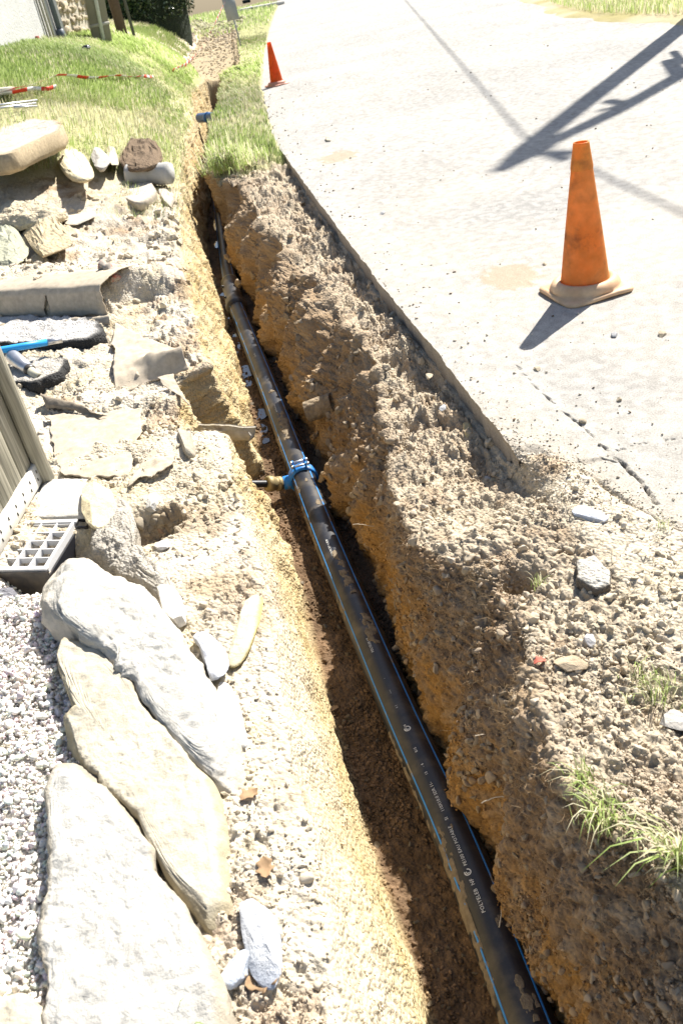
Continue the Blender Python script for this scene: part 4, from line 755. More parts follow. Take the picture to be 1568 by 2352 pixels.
# dried mud on the pipe
def mud(s0, ds, th0, dth, seed, thick=.002, thr=.0):
    a, b = 110, 50; S_, T_ = np.meshgrid(np.linspace(-1, 1, a), np.linspace(-1, 1, b), indexing='ij'); S_ = S_.ravel(); T_ = T_.ravel()
    sp = s0+S_*ds; tp = th0+T_*dth; Q = np.stack([sp*42, tp*R_P*60, np.full(len(sp), seed*3.1)], -1); n = fbm(Q, 1.0, 4, seed)
    m = 1-(np.abs(S_)**1.6+np.abs(T_)**1.6) + 2.0*n - thr - .15; hgt = np.where(m > 0, thick*np.clip(m*3, .15, 1)*(.7+.6*np.abs(fbm(Q*4, 1, 3, seed+1))), -.001)
    V = onpipe(sp, tp, R_P+hgt); F = gridf(a, b); F = F[(m[F] > 0).any(1)]
    if len(F): obj('mud_smear', V, [F], M_mud, body)
for k, (px, py, ds, dth, th, tk) in enumerate([(800,1330,.13,.34,.1,.004),(845,1455,.10,.36,.15,.005),(780,1280,.04,.2,.0,.003),(655,975,.12,.55,.1,.004),(640,1000,.14,.4,-.1,.004),(615,910,.035,.35,.05,.006),(1120,2160,.022,.16,.25,.002),(1160,2290,.03,.16,.1,.003),(1165,2330,.05,.22,.1,.003),(1185,2345,.02,.1,.45,.003),(735,1165,.03,.18,.25,.002),(708,1110,.02,.15,.1,.002),(1010,1930,.012,.1,-.1,.003)]):
    mud(s_of(px, py), ds, th, dth, k+1, tk)
mud(s_of(1075,2080), .24, -1.12, .36, 31, .002, .15); mud(s_of(1050,2010), .16, -.75, .2, 32, .002, .25); mud(s_of(1150,2290), .16, -1.25, .3, 33, .002, .2); mud(s_of(740,1215), .35, -1.25, .25, 34, .002, .1); mud(s_of(960,1760), .25, -1.35, .22, 35, .002, .2); mud(s_of(700,1120), .12, -1.0, .3, 36, .002, .2); mud(s_of(645,1000), .3, -1.2, .3, 37, .003, .0); mud(s_of(800,1380), .10, -1.15, .2, 38, .002, .1)
# electrofusion coupler with a pale ring
sc0, sc1 = s_of(541, 700), s_of(531, 640)
ss = np.linspace(sc0, sc1+.05, 40); cp = onpipe(ss, 0, 0); k = np.linspace(0, 1, 40)
rad = R_P+.012+.010*((k < .12)*1.)+.002*np.sin(k*9); rad[0] = R_P+.002; rad[-1] = R_P+.001
V, F = tube(cp, rad, 40, False); cpl = obj('coupler', V, F, M_black, main)
cp = onpipe(np.array([sc1-.0, sc1+.008, sc1+.016]), 0, 0); V, F = tube(cp, [R_P+.014, R_P+.0165, R_P+.014], 40, False); obj('ring', V, F, mat('pale_plastic', (.32, .30, .17), rough=.6), cpl)
for k_ in (.35, .8):
    p = onpipe(sc0+.02+(sc1-sc0)*k_*.9, -1.0, R_P+.02)[0]; V, F = lathe([(0, .012), (.010, .012), (.011, -.01), (0, -.01)], p, 14, (-.8, 0, .5)); obj('terminal', V, F, M_black, cpl)
# blue saddle clamp, bolts, brass connector and branch pipe
sS = s_of(695, 1085, -.6); cS = onpipe(sS, 0, 0)[0]; tS = onpipe(sS+.02, 0, 0)[0]-cS; tS /= np.linalg.norm(tS); nS = onpipe(sS, 0, 1)[0]-cS; bS = onpipe(sS, math.pi/2, 1)[0]-cS
cl = obj('saddle_clamp', *(lambda: (lambda A, B_: join(A, B_))(tube(np.array([cS+tS*x for x in (-.032, -.030, -.012, .012, .030, .032)]), [R_P+.001, R_P+.011, R_P+.014, R_P+.014, R_P+.011, R_P+.001], 40, False), lathe([(0, 0), (.034, 0), (.036, .03), (.036, .055), (.031, .062), (0, .062)], cS - bS*.045, 30, -bS+nS*.02)))(), M_blue, main)
for sx in (-.024, .024):
    for q in (-.034, .026):
        c = cS + nS*(R_P+.020) + tS*sx*1.0 + bS*q; V, F = box(c, .010, .016, .032, bS, tS, nS, .002); obj('lug', V, F, M_blue, cl)
for sx in (-.024, .024):
    a = cS + nS*(R_P+.026)+tS*sx; V, F = tube([a-bS*.05, a-bS*.01, a+bS*.045], .006, 12); b1 = obj('bolt', V, F, M_steel, cl); 
    for q in (-.046, .034): V, F = lathe([(0, 0), (.010, 0), (.010, .009), (0, .009)], a+bS*q, 6, bS); obj('bolt', V, F, M_steel, cl)
a0 = cS - bS*(.105); endp = at(552, 1112, -.54)
dB = (endp-a0); dB[2] *= 1; LB = np.linalg.norm(dB); dB /= LB
prof = [(a*1.25, b*1.2) for a, b in [(.0, 0), (.023, 0), (.023, .014), (.030, .016), (.031, .030), (.025, .033), (.025, .040), (.029, .042), (.029, .052), (.033, .054), (.033, .076), (.028, .082), (.018, .083), (0, .083)]]
V, F = lathe(prof, a0, 32, dB); obj('brass_connector', V, F, M_brass, main)
V, F = tube(spline([a0+dB*.07, a0+dB*(LB*.7), a0+dB*LB, a0+dB*(LB+.10)-np.array([0, 0, .02])], 20), .0185, 24); obj('branch_pipe', V, F, M_black, main)
V, F = lathe([(0, .0), (.0205, 0), (.0205, .006), (0, .006)], a0+dB*(LB-.008), 20, dB); obj('cut_edge', V, F, M_white, main)
# broken clay pipes crossing the trench
def halfpipe(name, label, c0, c1, rad, a0, a1, seed, m, wall=.012, jag=.25):
    c0 = np.array(c0, float); c1 = np.array(c1, float); d = c1-c0; L = np.linalg.norm(d); d /= L; up = np.array([0, 0, 1.]); n = up-d*(d@up); n /= np.linalg.norm(n); b = np.cross(d, n)
    nu, nv = 60, 30; V = []; 
    for rr in (rad, rad-wall):
        for i in range(nu):
            t = i/(nu-1); j0 = a0 + jag*float(fbm(np.array([[t*4, seed, 0]]), 1, 3, seed)[0]); j1 = a1 + jag*float(fbm(np.array([[t*4, seed+5, 0]]), 1, 3, seed)[0])
            for k in range(nv):
                s_ = k/(nv-1); a = j0+(j1-j0)*s_; en = .012*float(vnoise(np.array([[s_*6, seed, t]]), seed)[0]) if t > .97 else 0
                V.append(c0+d*(L*t+en)+rr*(math.cos(a)*n+math.sin(a)*b))
    n1 = nu*nv; g = gridf(nu, nv); F = g.tolist()+(g+n1)[:, ::-1].tolist()
    for i in range(nu-1):
        for k in (0, nv-1): q = [i*nv+k, (i+1)*nv+k, n1+(i+1)*nv+k, n1+i*nv+k]; F.append(q if k else q[::-1])
    for i in (0, nu-1):
        for k in range(nv-1): q = [i*nv+k, i*nv+k+1, n1+i*nv+k+1, n1+i*nv+k]; F.append(q if i else q[::-1])
    V = np.array(V); V += .002*fbm(V, 30, 3, seed)[:, None]
    o = obj(name, V, F, m, origin=c0); return tag(o, label, 'pipe')
m_old = mat('old_pipe', (.36, .31, .22), rough=.95, var=.3, vscale=25, bump=.003, bscale=50, hue=(.30, .28, .25), stain=((.16, .12, .08), 12, .55, .66), coords='W')
pa, pb = at(435, 985, -.20), at(578, 992, -.22)
halfpipe('clay_pipe', 'broken open clay pipe sticking out of the left trench side in the notch', pa, pb, .042, math.radians(60), math.radians(290), 3, m_old, jag=.35)
pa, pb = at(765, 925, -.42), at(706, 946, -.46)
halfpipe('clay_pipe', 'broken clay pipe end coming out of the right trench face, mud crusted', pa, pb, .058, math.radians(-160), math.radians(175), 5, M_crust, jag=.7)
# blue pipe end far up the trench
g = at(478, 270, -.13); g2 = at(512, 268, -.10)
e_ = empty('blue_pipe_end', g2, 'short blue pipe end crossing the far narrow trench', 'pipe'); d = g2-g
V, F = tube([g-d*.6, g, g+d*.5, g+d*1.1], .075, 24); obj('pipe_tube', V, F, mat('navy_blue', (.015, .07, .22), rough=.45, var=.15), e_); V, F = tube([g-d*.05, g+d*.1], .084, 24); obj('collar', V, F, mat('navy_blue_collar', (.02, .10, .30), rough=.45, var=.15), e_)
# ------------------------------------------------------------------ traffic cones
def cone_mat(name, c1, c2, dirt, sc, lo=.47, hi=.62):
    return mat(name, c1, rough=.5, var=.16, vscale=14, hue=c2, stain=(dirt, sc, lo, hi), bump=.0008, bscale=30, trans=.58)
m_cone = cone_mat('faded_orange_plastic', (.86, .40, .08), (.90, .52, .15), (.34, .13, .06), 7.5, .49, .66)
m_cone2 = cone_mat('bright_orange_plastic', (.82, .17, .03), (.80, .22, .04), (.10, .035, .02), 7, .57, .66)
m_cbase = mat('faded_cone_base', (.66, .47, .29), rough=.6, var=.18, vscale=18, hue=(.60, .36, .20), bump=.0006, bscale=40)
m_cbase2 = mat('pinkish_cone_base', (.55, .26, .18), rough=.55, var=.2, vscale=18)
def traffic_cone(loc, rot, mc, mb, label, top=None):
    t = empty('traffic_cone', loc, label, 'traffic cone', 'orange traffic cones on the road'); loc = np.array(loc, float)
    prof = [(.118, .035), (.113, .060), (.108, .095), (.099, .17), (.083, .30), (.066, .43), (.049, .56), (.0375, .65), (.0345, .672), (.0335, .677), (.030, .677), (.030, .66), (.044, .56), (.078, .30), (.104, .10), (.112, .045)]
    V, F = lathe([(a*1.0, b) for a, b in prof], loc, 72); obj('cone_body', V, F, mc, t)
    # base: rounded square plate with a round swelling
    n = 96; a = np.arange(n)/n*2*math.pi; ca, sa = np.cos(a), np.sin(a); sq = .180/np.maximum(np.abs(ca), np.abs(sa))**.82; sq = np.minimum(sq, .222)
    rings = []
    for (k, z) in ((0, .004), (1, .004), (1.005, .012), (.985, .020), (.9, .024)): rr = np.where(k == 0, .10, sq*k); rings.append((rr, z))
    for (rr, z) in ((.166, .026), (.163, .040), (.155, .055), (.143, .066), (.130, .070), (.119, .067), (.110, .056)): rings.append((np.full(n, rr), z))
    V = np.vstack([np.stack([r_*ca, r_*sa, np.full(n, z)], -1) for r_, z in rings]); c, s_ = math.cos(rot), math.sin(rot)
    V = np.stack([V[:, 0]*c-V[:, 1]*s_, V[:, 0]*s_+V[:, 1]*c, V[:, 2] + .006*np.sin(3*np.arctan2(V[:, 1], V[:, 0])+1)*(np.hypot(V[:, 0], V[:, 1]) > .17)], -1)+loc
    obj('base_plate', V, [gridf(len(rings), n, True)], mb, t)
    if top is not None:
        V, F = lathe([(.0495, .565), (.0500, .575), (.0385, .652), (.0356, .673), (.0345, .6785), (.029, .6785)], loc, 72); obj('top_band', V, F, top, t)
    return t
c0 = (at(1220, 683)+at(1457, 683))/2; c1 = at(1285, 726)
cc = at(1343, 668); rot = math.atan2(*(at(1457, 683)-at(1220, 683))[[1, 0]]) - math.pi/4
traffic_cone(cc, rot, m_cone, m_cbase, 'large faded orange cone with scuff marks standing near the broken road edge', mat('deep_orange_plastic', (.86, .33, .06), rough=.5, var=.2, vscale=20, trans=.42, hue=(.84, .40, .08), stain=((.42, .15, .06), 8, .52, .66)))
traffic_cone(at(637, 196), .6, m_cone2, m_cbase2, 'distant bright orange cone spotted with black at the left edge of the road')
# ------------------------------------------------------------------ fence panel, strip, grate, tool
e1_ = at(104, 1098, .01); e2_ = at(0, 1282, .01); dF = e2_-e1_; dF[2] = 0; dF /= np.linalg.norm(dF); nF = np.array([dF[1], -dF[0], 0.]); nF = nF if nF[0] < 0 else -nF   # nF points away to the left
up = np.array([0, 0, 1.])
def bx(p0, l, w, h, **k): return box(p0 + dF*l/2 + nF*w/2 + up*h/2, l, w, h, dF, nF, up, **k)
strip = bx(e1_, .95, .022, .085, bev=.004); so = obj('slotted_strip', *strip, M_whitealu, origin=e1_); tag(so, 'white slotted edging strip leaning at the foot of the wooden fence', 'edging strip')
m_slot = mat('slot_dark', (.08, .075, .06), rough=.9)
for k in range(9):
    for (q, zz) in ((0, .058), (.012, .030)):
        V, F = box(e1_+dF*(.05+.085*k+q) - nF*.0012 + up*zz, .004, .004, .013, dF, nF, up); obj('slot', V, F, m_slot, so)
fen = empty('wooden_fence', e1_+nF*.05, 'grey weathered wooden fence panel cut off by the left border', 'fence')
pB = at(126, 1097, .0)
V, F = box(pB + nF*.022 + dF*.02 + up*.66, .045, .05, 1.32, dF, nF, up, .004); obj('post', V, F, M_wood, fen)
V, F = box(pB + nF*.075 + dF*.005 + up*.66, .075, .04, 1.30, dF, nF, up, .004); obj('post', V, F, M_wood, fen)
for k in range(8):
    V, F = box(pB + nF*(.06+.004*(k % 2)) + dF*(.095+.108*k) + up*(.09+.60), .104, .022, 1.2, dF, nF, up, .003); obj('board', V, F, M_wood, fen)
for zz in (.35, 1.1): V, F = box(pB + nF*.092 + dF*.48 + up*zz, .95, .035, .08, dF, nF, up, .003); obj('rail', V, F, M_wood, fen)
# grate
tl, tr, br = at(64, 1196, .0), at(176, 1192, .0), at(103, 1309, .0); gx = tr-tl; gx /= np.linalg.norm(gx); gy = tr-br; Lg = np.linalg.norm(gy); gy /= Lg
gz = np.array([0, 0, 1.]); gw = np.linalg.norm(tr-tl)
grt = empty('drain_grate', br, 'grey plastic drain grate lying on a black channel box beside the fence', 'grate')
ncol, nrow = 5, 5; tot = gw*5/3.1; o0 = tr - gx*tot; H = .026
parts = []
cy0 = .018; cw_ = (tot-.006)/ncol; rh = (Lg-.05)/nrow
for i in range(ncol+1): parts.append(box(o0 + gx*(cw_*i) - gy*(Lg/2) - gz*H/2, .0055 if i < ncol else .012, Lg-.04, H, gx, gy, gz))
for j in range(nrow+1): parts.append(box(o0 + gx*tot/2 - gy*(.025+rh*j) - gz*(H/2+.0015), tot-.004, .0045, H-.004, gx, gy, gz))
V, F = join(*parts); obj('grid_bars', V, F, M_greyplastic, grt, smooth=False)
for j in (0, 1): V, F = box(o0+gx*(tot/2) - gy*(.011+(Lg-.022)*j) - gz*.004, tot+.012, .022, .012, gx, gy, gz, .002); obj('end_plate', V, F, mat('pale_grey_plastic', (.50, .50, .49), rough=.5, var=.08), grt)
dk = []
for i in range(3): dk.append(box(o0+gx*(tot*.5+.02*(i-1)*2) - gy*Lg/2 - gz*.055, .016, Lg-.06, .006, gx, gy, gz))
V, F = join(*dk); obj('lower_slats', V, F, M_greyplastic, grt, smooth=False)
ch = [box(o0+gx*(tot+.006) - gy*Lg/2 - gz*.11, .006, Lg, .17, gx, gy, gz), box(o0-gx*.003 - gy*Lg/2 - gz*.11, .006, Lg, .17, gx, gy, gz), box(o0+gx*tot/2 - gy*Lg/2 - gz*.19, tot, Lg, .006, gx, gy, gz), box(o0+gx*(tot/2+.02) + gy*.004 - gz*.09, tot+.05, .006, .17, gx, gy, gz), box(o0+gx*(tot+.03) - gy*.035 - gz*.10, .05, .006, .18, gx, gy, gz), box(o0+gx*(tot+.052) - gy*.02 - gz*.10, .006, .035, .18, gx, gy, gz), box(o0+gx*tot/2 - gy*(Lg+.004) - gz*.09, tot+.02, .006, .17, gx, gy, gz)]
V, F = join(*ch); obj('channel_box', V, F, M_black, grt, smooth=False)
# tool
pA, pBt = at(-40, 812, .16), at(143, 780, .10); dT = pBt-pA; LT = np.linalg.norm(dT)
tool = empty('hand_tool', at(60, 830, .02), 'blue and silver metal hand tool lying by the black asphalt edge', 'tool')
V, F = tube([pA+dT*k for k in (0, .25, .5, .805)], .0185, 20); obj('blue_sleeve', V, F, mat('bright_blue_paint', (.03, .33, .75), rough=.4, var=.1, vscale=20), tool)
V, F = tube([pA+dT*k for k in (.80, .9, 1.0)], [.0165, .0165, .0165], 20); obj('steel_tube', V, F, M_steel, tool)
qa, qb = at(28, 818, .10), at(92, 868, .035); dq = qb-qa; Lq = np.linalg.norm(dq)
V, F = lathe([(0, 0), (.036, 0), (.040, .02), (.036, Lq*.35), (.030, Lq*.62), (0, Lq*.62)], qa, 28, dq); obj('silver_barrel', V, F, M_steel, tool)
V, F = lathe([(.027, Lq*.6), (.031, Lq*.62), (.031, Lq*.68), (.027, Lq*.70)], qa, 28, dq); obj('rubber_ring', V, F, M_black, tool)
V, F = lathe([(0, Lq*.68), (.024, Lq*.68), (.023, Lq*1.0), (.015, Lq*1.0), (.015, Lq*.8), (0, Lq*.8)], qa, 24, dq); obj('nozzle_tip', V, F, mat('ivory_metal', (.50, .47, .36), rough=.5, var=.2, vscale=40), tool)
# concrete cylinder at the lawn edge
g = hit(330, 412); a = at(296, 402, g[2]+.09); b = at(392, 398, g[2]+.05); b = b + (b-a)*0
V, F = tube(spline([a, (a+b)/2, b-(b-a)*.03, b], 24), [.10]*22+[.099, .093], 36); V += .006*fbm(V, 14, 3, 3)[:, None]
tag(obj('concrete_cylinder', V, F, M_concrete, origin=(a+b)/2), 'grey concrete cylinder lying at the trench lip by the lawn edge', 'concrete')
# rods and board in the grass, cut off by the left border
for k, (p, q, l) in enumerate([((-40, 268), (90, 243), 'upper thin grey metal rod lying in the grass at the left border'), ((-40, 275), (88, 250), 'middle thin grey metal rod lying in the grass at the left border'), ((40, 266), (90, 257), 'short lowest metal rod lying in the grass at the left border')]):
    a = hit(*p); b = hit(*q); V, F = tube([a+up*.09, (a+b)/2+up*.08, b+up*.06], .014, 10); tag(obj('metal_rod', V, F, M_steel, origin=(a+b)/2), l, 'rod', 'metal rods in the grass')
a = hit(-60, 232); b = hit(38, 222); d = b-a; L = np.linalg.norm(d); d /= L; V, F = box((a+b)/2+up*.09, L, .30, .05, d, np.cross(up, d), up, .006)
tag(obj('board', V, F, mat('pale_board', (.55, .52, .40), rough=.9, var=.12, vscale=9), origin=(a+b)/2), 'pale board lying in the grass under the barrier tape at the left border', 'board')
# black ball in the lawn
g = hit(203, 124); bl = empty('garden_lamp', g, 'small round black lamp head standing in the lawn', 'lamp')
V, F = lathe([(0, .13), (.04, .127), (.065, .11), (.068, .09), (.062, .07), (.03, .05), (.03, 0), (0, 0)], g, 24); obj('lamp_head', V, F, mat('dark_glass', (.03, .035, .04), rough=.25, var=0, spec=.6), bl)
V, F = lathe([(.070, .094), (.073, .09), (.070, .084)], g, 24); obj('rim', V, F, M_steel, bl)
# ------------------------------------------------------------------ barrier tape
m_tr, m_tw = mat('tape_red', (.72, .07, .03), rough=.35, var=.05, trans=.2), mat('tape_white', (.80, .78, .76), rough=.35, var=.03, trans=.2)
def tape(pts, label, seed, w=.046, tw=.9):
    Q = spline(pts, 160); L = np.r_[0, np.cumsum(np.linalg.norm(np.diff(Q, axis=0), axis=1))]; P, T, N, B = frames(Q)
    a = tw*fbm(np.stack([L*1.2, L*0, L*0+seed], -1), 1, 3, seed)*2.2+.6; W = np.cos(a)[:, None]*N + np.sin(a)[:, None]*B
    V = np.stack([Q-W*w/2, Q, Q+W*w/2], 1).reshape(-1, 3); F = gridf(160, 3); me = obj('barrier_tape', V, F.tolist(), [m_tr, m_tw], origin=Q.mean(0))
    mi = (np.floor((L[:-1])/.21).astype(int) % 2); idx = np.repeat(mi, 2)
    me.data.polygons.foreach_set('material_index', idx.astype(np.int32)); s = me.modifiers.new('thick', 'SOLIDIFY'); s.thickness = .001
    return tag(me, label, 'tape', 'red and white barrier tapes')
def gp_(px, py, dz): g = hit(px, py, dz); return g
tape([gp_(x, y, z) for x, y, z in ((-50,216,.10),(0,210,.12),(40,201,.13),(78,193,.12),(105,183,.15),(135,172,.16),(165,173,.14),(197,178,.10),(225,178,.10),(262,173,.13),(300,176,.11),(325,175,.12),(353,177,.10))], 'red and white tape lying across the green lawn', 1)
tape([gp_(x, y, z) for x, y, z in ((-50,226,.08),(8,215,.09),(30,212,.10),(58,206,.11),(80,203,.10),(105,204,.11),(130,198,.11))], 'shorter red and white tape end doubled below the long one in the lawn', 2)
sg = at(556, 117, .10); 
a = gp_(396, 163, .05)
top = atd(516, 6, 23.2)
tape([a, a*.8+top*.2-up*.18, a*.55+top*.45-up*.22, a*.28+top*.72-up*.14, top], 'red and white tape rising from the trench spoil to the sign post', 3, w=.085, tw=.35)
# ------------------------------------------------------------------ sign on a post, seen from the back
zb = .05; base = at(556, 117, zb); sgn_ = empty('road_sign', base, 'grey back of a sign panel on a thin leaning post beside the verge', 'sign')
dp = float((base-np.array([0, 0, CH]))@np.array([0, 0, 0])) if False else None
dist = np.linalg.norm(base-np.array([0, 0, CH])); tp = atd(524, -8, np.linalg.norm(base-np.array([0, 0, CH]))/np.linalg.norm(ray(556, 117))*.995)
vdir = (tp-base)/np.linalg.norm(tp-base); V, F = tube([base-vdir*.1, base+vdir*.9, base+vdir*1.9], .022, 12); obj('post', V, F, mat('grey_metal', (.30, .31, .30), rough=.6), sgn_)
pd = base+vdir*1.38; sx_ = np.array([1, -.25, 0]); V, F = box(pd-np.array([.02, .03, 0]), .36, .006, 1.0, sx_, np.cross(vdir, sx_), vdir); obj('panel', V, F, mat('grey_panel', (.34, .35, .33), rough=.6, var=.1), sgn_)
# ------------------------------------------------------------------ culvert headwall far up the road
hc = at(585, 40, 0); cul = empty('culvert_headwall', hc, 'concrete culvert headwall with a round pipe opening far along the verge', 'culvert')
L_, R2_ = at(556, 24, 0.0), at(640, 14, 0.0)
cl_, cr_, cb_ = at(560, 26, .0), at(632, 14, .0), at(592, 52, .0)
dH = cr_-cl_; LH = np.linalg.norm(dH); dH /= LH; nH = np.array([dH[1], -dH[0], 0])
nH = nH if nH[1] < 0 else -nH
hh = 1.0; ctr = (cb_+cr_)/2
V, F = box((cl_+cr_)/2 + np.array([0, 0, .12]), LH*1.05, 1.6, .22, dH, nH, up, .02); obj('deck_slab', V, F, M_concrete, cul)
fc = (cl_+cr_)/2 + nH*.9
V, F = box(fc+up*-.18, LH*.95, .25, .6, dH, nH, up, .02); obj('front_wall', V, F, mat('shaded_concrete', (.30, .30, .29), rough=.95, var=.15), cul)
pcx = at(597, 33, -.05)
V, F = lathe([(0, .02), (.26, .02), (.26, .06), (.33, .06), (.33, -.2)], fc + dH*(LH*.12) + nH*.10 - up*.12, 28, nH); obj('pipe_opening', V, F, [M_black], cul)
V, F = box(fc - dH*LH*.30 + nH*.55 - up*.02, 1.7, .18, .16, (dH*.55+nH*.8), np.cross(up, (dH*.55+nH*.8)), up, .02); obj('wing_wall', V, F, M_concrete, cul)
# ------------------------------------------------------------------ grass tufts, weeds, roots, leaves on the right bank
def tuft(px, py, n, h, label, seed, green=.6, dirv=None, spread=.05, z=None, lean=1.0, w=.0035, name='grass_tuft'):
    g = hit(px, py) if z is None else at(px, py, z); r = np.random.default_rng(seed); P = np.tile(g, (n, 1)) + r.normal(0, spread, (n, 3))*[1, 1, .15]
    o = blades(name, P-[0, 0, .004], h*(.5+.7*r.random(n)), np.full(n, w), gcol(n, r, green), seed, label, lean=lean, droop=.5, dirv=dirv, kind=None, cat='grass'); return o
tuft(524, 384, 520, .30, 'dense long grass tuft hanging over the end of the narrow trench', 1, .6, (-.3, -.9, -.45), .10, z=.06, w=.009)
tuft(562, 372, 260, .22, 'grass tuft growing where the road edge cut begins', 8, .5, (-.2, -.7, -.3), .10, z=.03, w=.008)
tuft(1345, 1805, 40, .09, 'small green weed leaning over the bank, upper one of three on the right', 2, .75, (-.4, -.2, 0), .012, w=.0028)
tuft(1395, 1890, 85, .12, 'bushy green and yellow weed below the upper one on the right bank', 3, .6, (-.35, -.4, -.05), .022, w=.003)
tuft(1560, 1985, 60, .17, 'long bladed weed drooping over the rooty bank at the right border', 4, .6, (-.6, -.3, -.1), .015, w=.0045)
tuft(1495, 1590, 90, .07, 'flattened grass patch in the soil at the right', 5, .5, None, .03, w=.0025)
tuft(1235, 1345, 26, .04, 'tiny grass sprig beside the burrow', 6, .6, None, .01, w=.0018)
tuft(1530, 1210, 16, .05, 'thin dry grass sprig on the soil at the right border', 7, .3, None, .012, w=.002)
tuft(420, 2352, 12, .09, 'green grass shoots rising at the bottom edge before the largest slab', 9, .8, None, .03, w=.004)
tuft(302, 2370, 6, .07, 'few grass shoots at the bottom edge left of the others', 10, .8, None, .015, w=.003)
m_root = mat('pale_root', (.60, .52, .40), rough=.8, var=.2, vscale=40); m_root2 = mat('brown_root', (.26, .17, .09), rough=.9, var=.2, vscale=40)
def root(px, py, z, dv, L, rad, label, seed, m=m_root, wig=.3):
    r = np.random.default_rng(seed); p = at(px, py, z); d = np.array(dv, float); d /= np.linalg.norm(d); P = [p]
    for k in range(9): d = d+r.normal(0, wig, 3)*.45; d /= np.linalg.norm(d); P.append(P[-1]+d*L/9)
    V, F = tube(spline(P, 26), np.linspace(rad, rad*.4, 26), 6); return V, F
for k, (px, py, z, dv, L, l) in enumerate([(810,1205,-.33,(1, -.1, .1),.09,'pale curling root sticking out of the right face above the pipe'), (1105,1845,-.25,(1, .1, .2),.06,'pale root thread low in the right face'), (1090,1690,-.24,(1, 0, 0),.03,'short pale root in the ochre part of the face'), (1145,2130,-.5,(.3,.3,.6),.04,'thin root above the black pipe')]):
    V, F = root(px, py, z, dv, L, .0016, l, k+3); tag(obj('root', V, F, m_root, origin=V[0]), l, 'root', 'roots in the trench face')
# fine root fibres of the bank: countless, one object
i = sample(1500, ((zig == 3) & (Wy < 2.6) & (Wy > .6) & (PdG[..., 2] > -.42))*(.3+1.0*(PdG[..., 2] > -.22)), 91); r = np.random.default_rng(91); Vs = []; Fs = []; n0 = 0
for q in i:
    p = Pd[q]; nq = nn(np.array([q]))[0]; d = nq*.6+r.normal(0, .7, 3); L = .02+.06*r.random()**2; P = [p]
    for k in range(5): d = d/np.linalg.norm(d); P.append(P[-1]+d*L/5); d = d+r.normal(0, .45, 3)+[0, 0, -.12]
    V, F = tube(np.array(P), np.linspace(.0007, .0003, 6), 3, False); Vs.append(V); Fs.append(np.array(F)+n0); n0 += len(V)
tag(obj('fine_roots', np.vstack(Vs), [np.vstack(Fs)], mat('root_fibre', (.36, .26, .15), rough=.9, var=.3, vscale=20)), 'fine dead root fibres hanging from the right bank', kind='stuff')
# straw and dry stems lying on the right soil
i = sample(700, ((zig == 5) & (Wy < 2.6) & notroad & vis)*(.2+1.*(Wx < 1.0)), 93); Vs = []; Fs = []; n0 = 0
for q in i:
    p = Pd[q]+[0, 0, .004]; a = r.uniform(0, 6.28); d = np.array([math.cos(a), math.sin(a), r.normal(0, .18)]); L = .012+.05*r.random()**2; V, F = tube(np.array([p-d*L/2, p+[0, 0, .004], p+d*L/2]), .0007, 3, False); Vs.append(V); Fs.append(np.array(F)+n0); n0 += len(V)
tag(obj('straw', np.vstack(Vs), [np.vstack(Fs)], mat('straw', (.50, .42, .28), rough=.9, var=.3, vscale=20)), 'dry straw bits strewn over the soil right of the trench', kind='stuff')
# dry leaves
m_leaf = mat('dry_leaf', (.38, .25, .14), rough=.8, var=.25, vscale=40, trans=.2); m_leaf2 = mat('red_leaf', (.45, .12, .08), rough=.8, var=.2)
def leaf(px, py, L, ang, label, seed, m=m_leaf, z=None):
    g = hit(px, py) if z is None else at(px, py, z); g = np.array([g[0], g[1], surf(g[0], g[1]) if z is None else z]); n = 14; u = np.linspace(0, 1, n); w = L*.32*np.sin(u*math.pi)**.7*(1+.3*np.sin(u*19)); V = []
    for k in range(n):
        for q in (-1, -.5, 0, .5, 1):
            x = (u[k]-.5)*L; y = q*w[k]; zz = .012+.35*abs(q)*w[k]+.10*L*math.sin(u[k]*5+seed); c, s = math.cos(ang), math.sin(ang); V.append(g+np.array([x*c-y*s, x*s+y*c, zz]))
    o = obj('dry_leaf', V, gridf(n, 5).tolist(), m, origin=g); sm = o.modifiers.new('thick', 'SOLIDIFY'); sm.thickness = .0008; return tag(o, label, 'leaf', 'dry fallen leaves')
leaf(578, 1838, .05, .6, 'curled brown leaf on the sunlit bank in the middle height of the photo', 1)
leaf(615, 2010, .055, 1.6, 'pale dry leaf standing on the bank above the bluish white rock', 2)
leaf(615, 2265, .075, .1, 'large folded dry leaf below the bluish white rock', 3)
leaf(1490, 985, .045, 2.4, 'brown torn leaf on the asphalt at the right', 4); leaf(1403, 972, .018, .2, 'tiny red leaf on the asphalt near the crack', 5, m_leaf2); leaf(1240, 1530, .035, .2, 'reddish dry leaf among soil crumbs on the right bank', 6, m_leaf2)
leaf(770, 1632, .035, .8, 'brown leaf on the dark trench floor left of the pipe', 7, z=-.69); leaf(1530, 577, .05, .1, 'dry brown leaf on the road by the right border', 8); leaf(150, 1330, .05, .5, 'dry leaf caught beside the black channel box', 9)
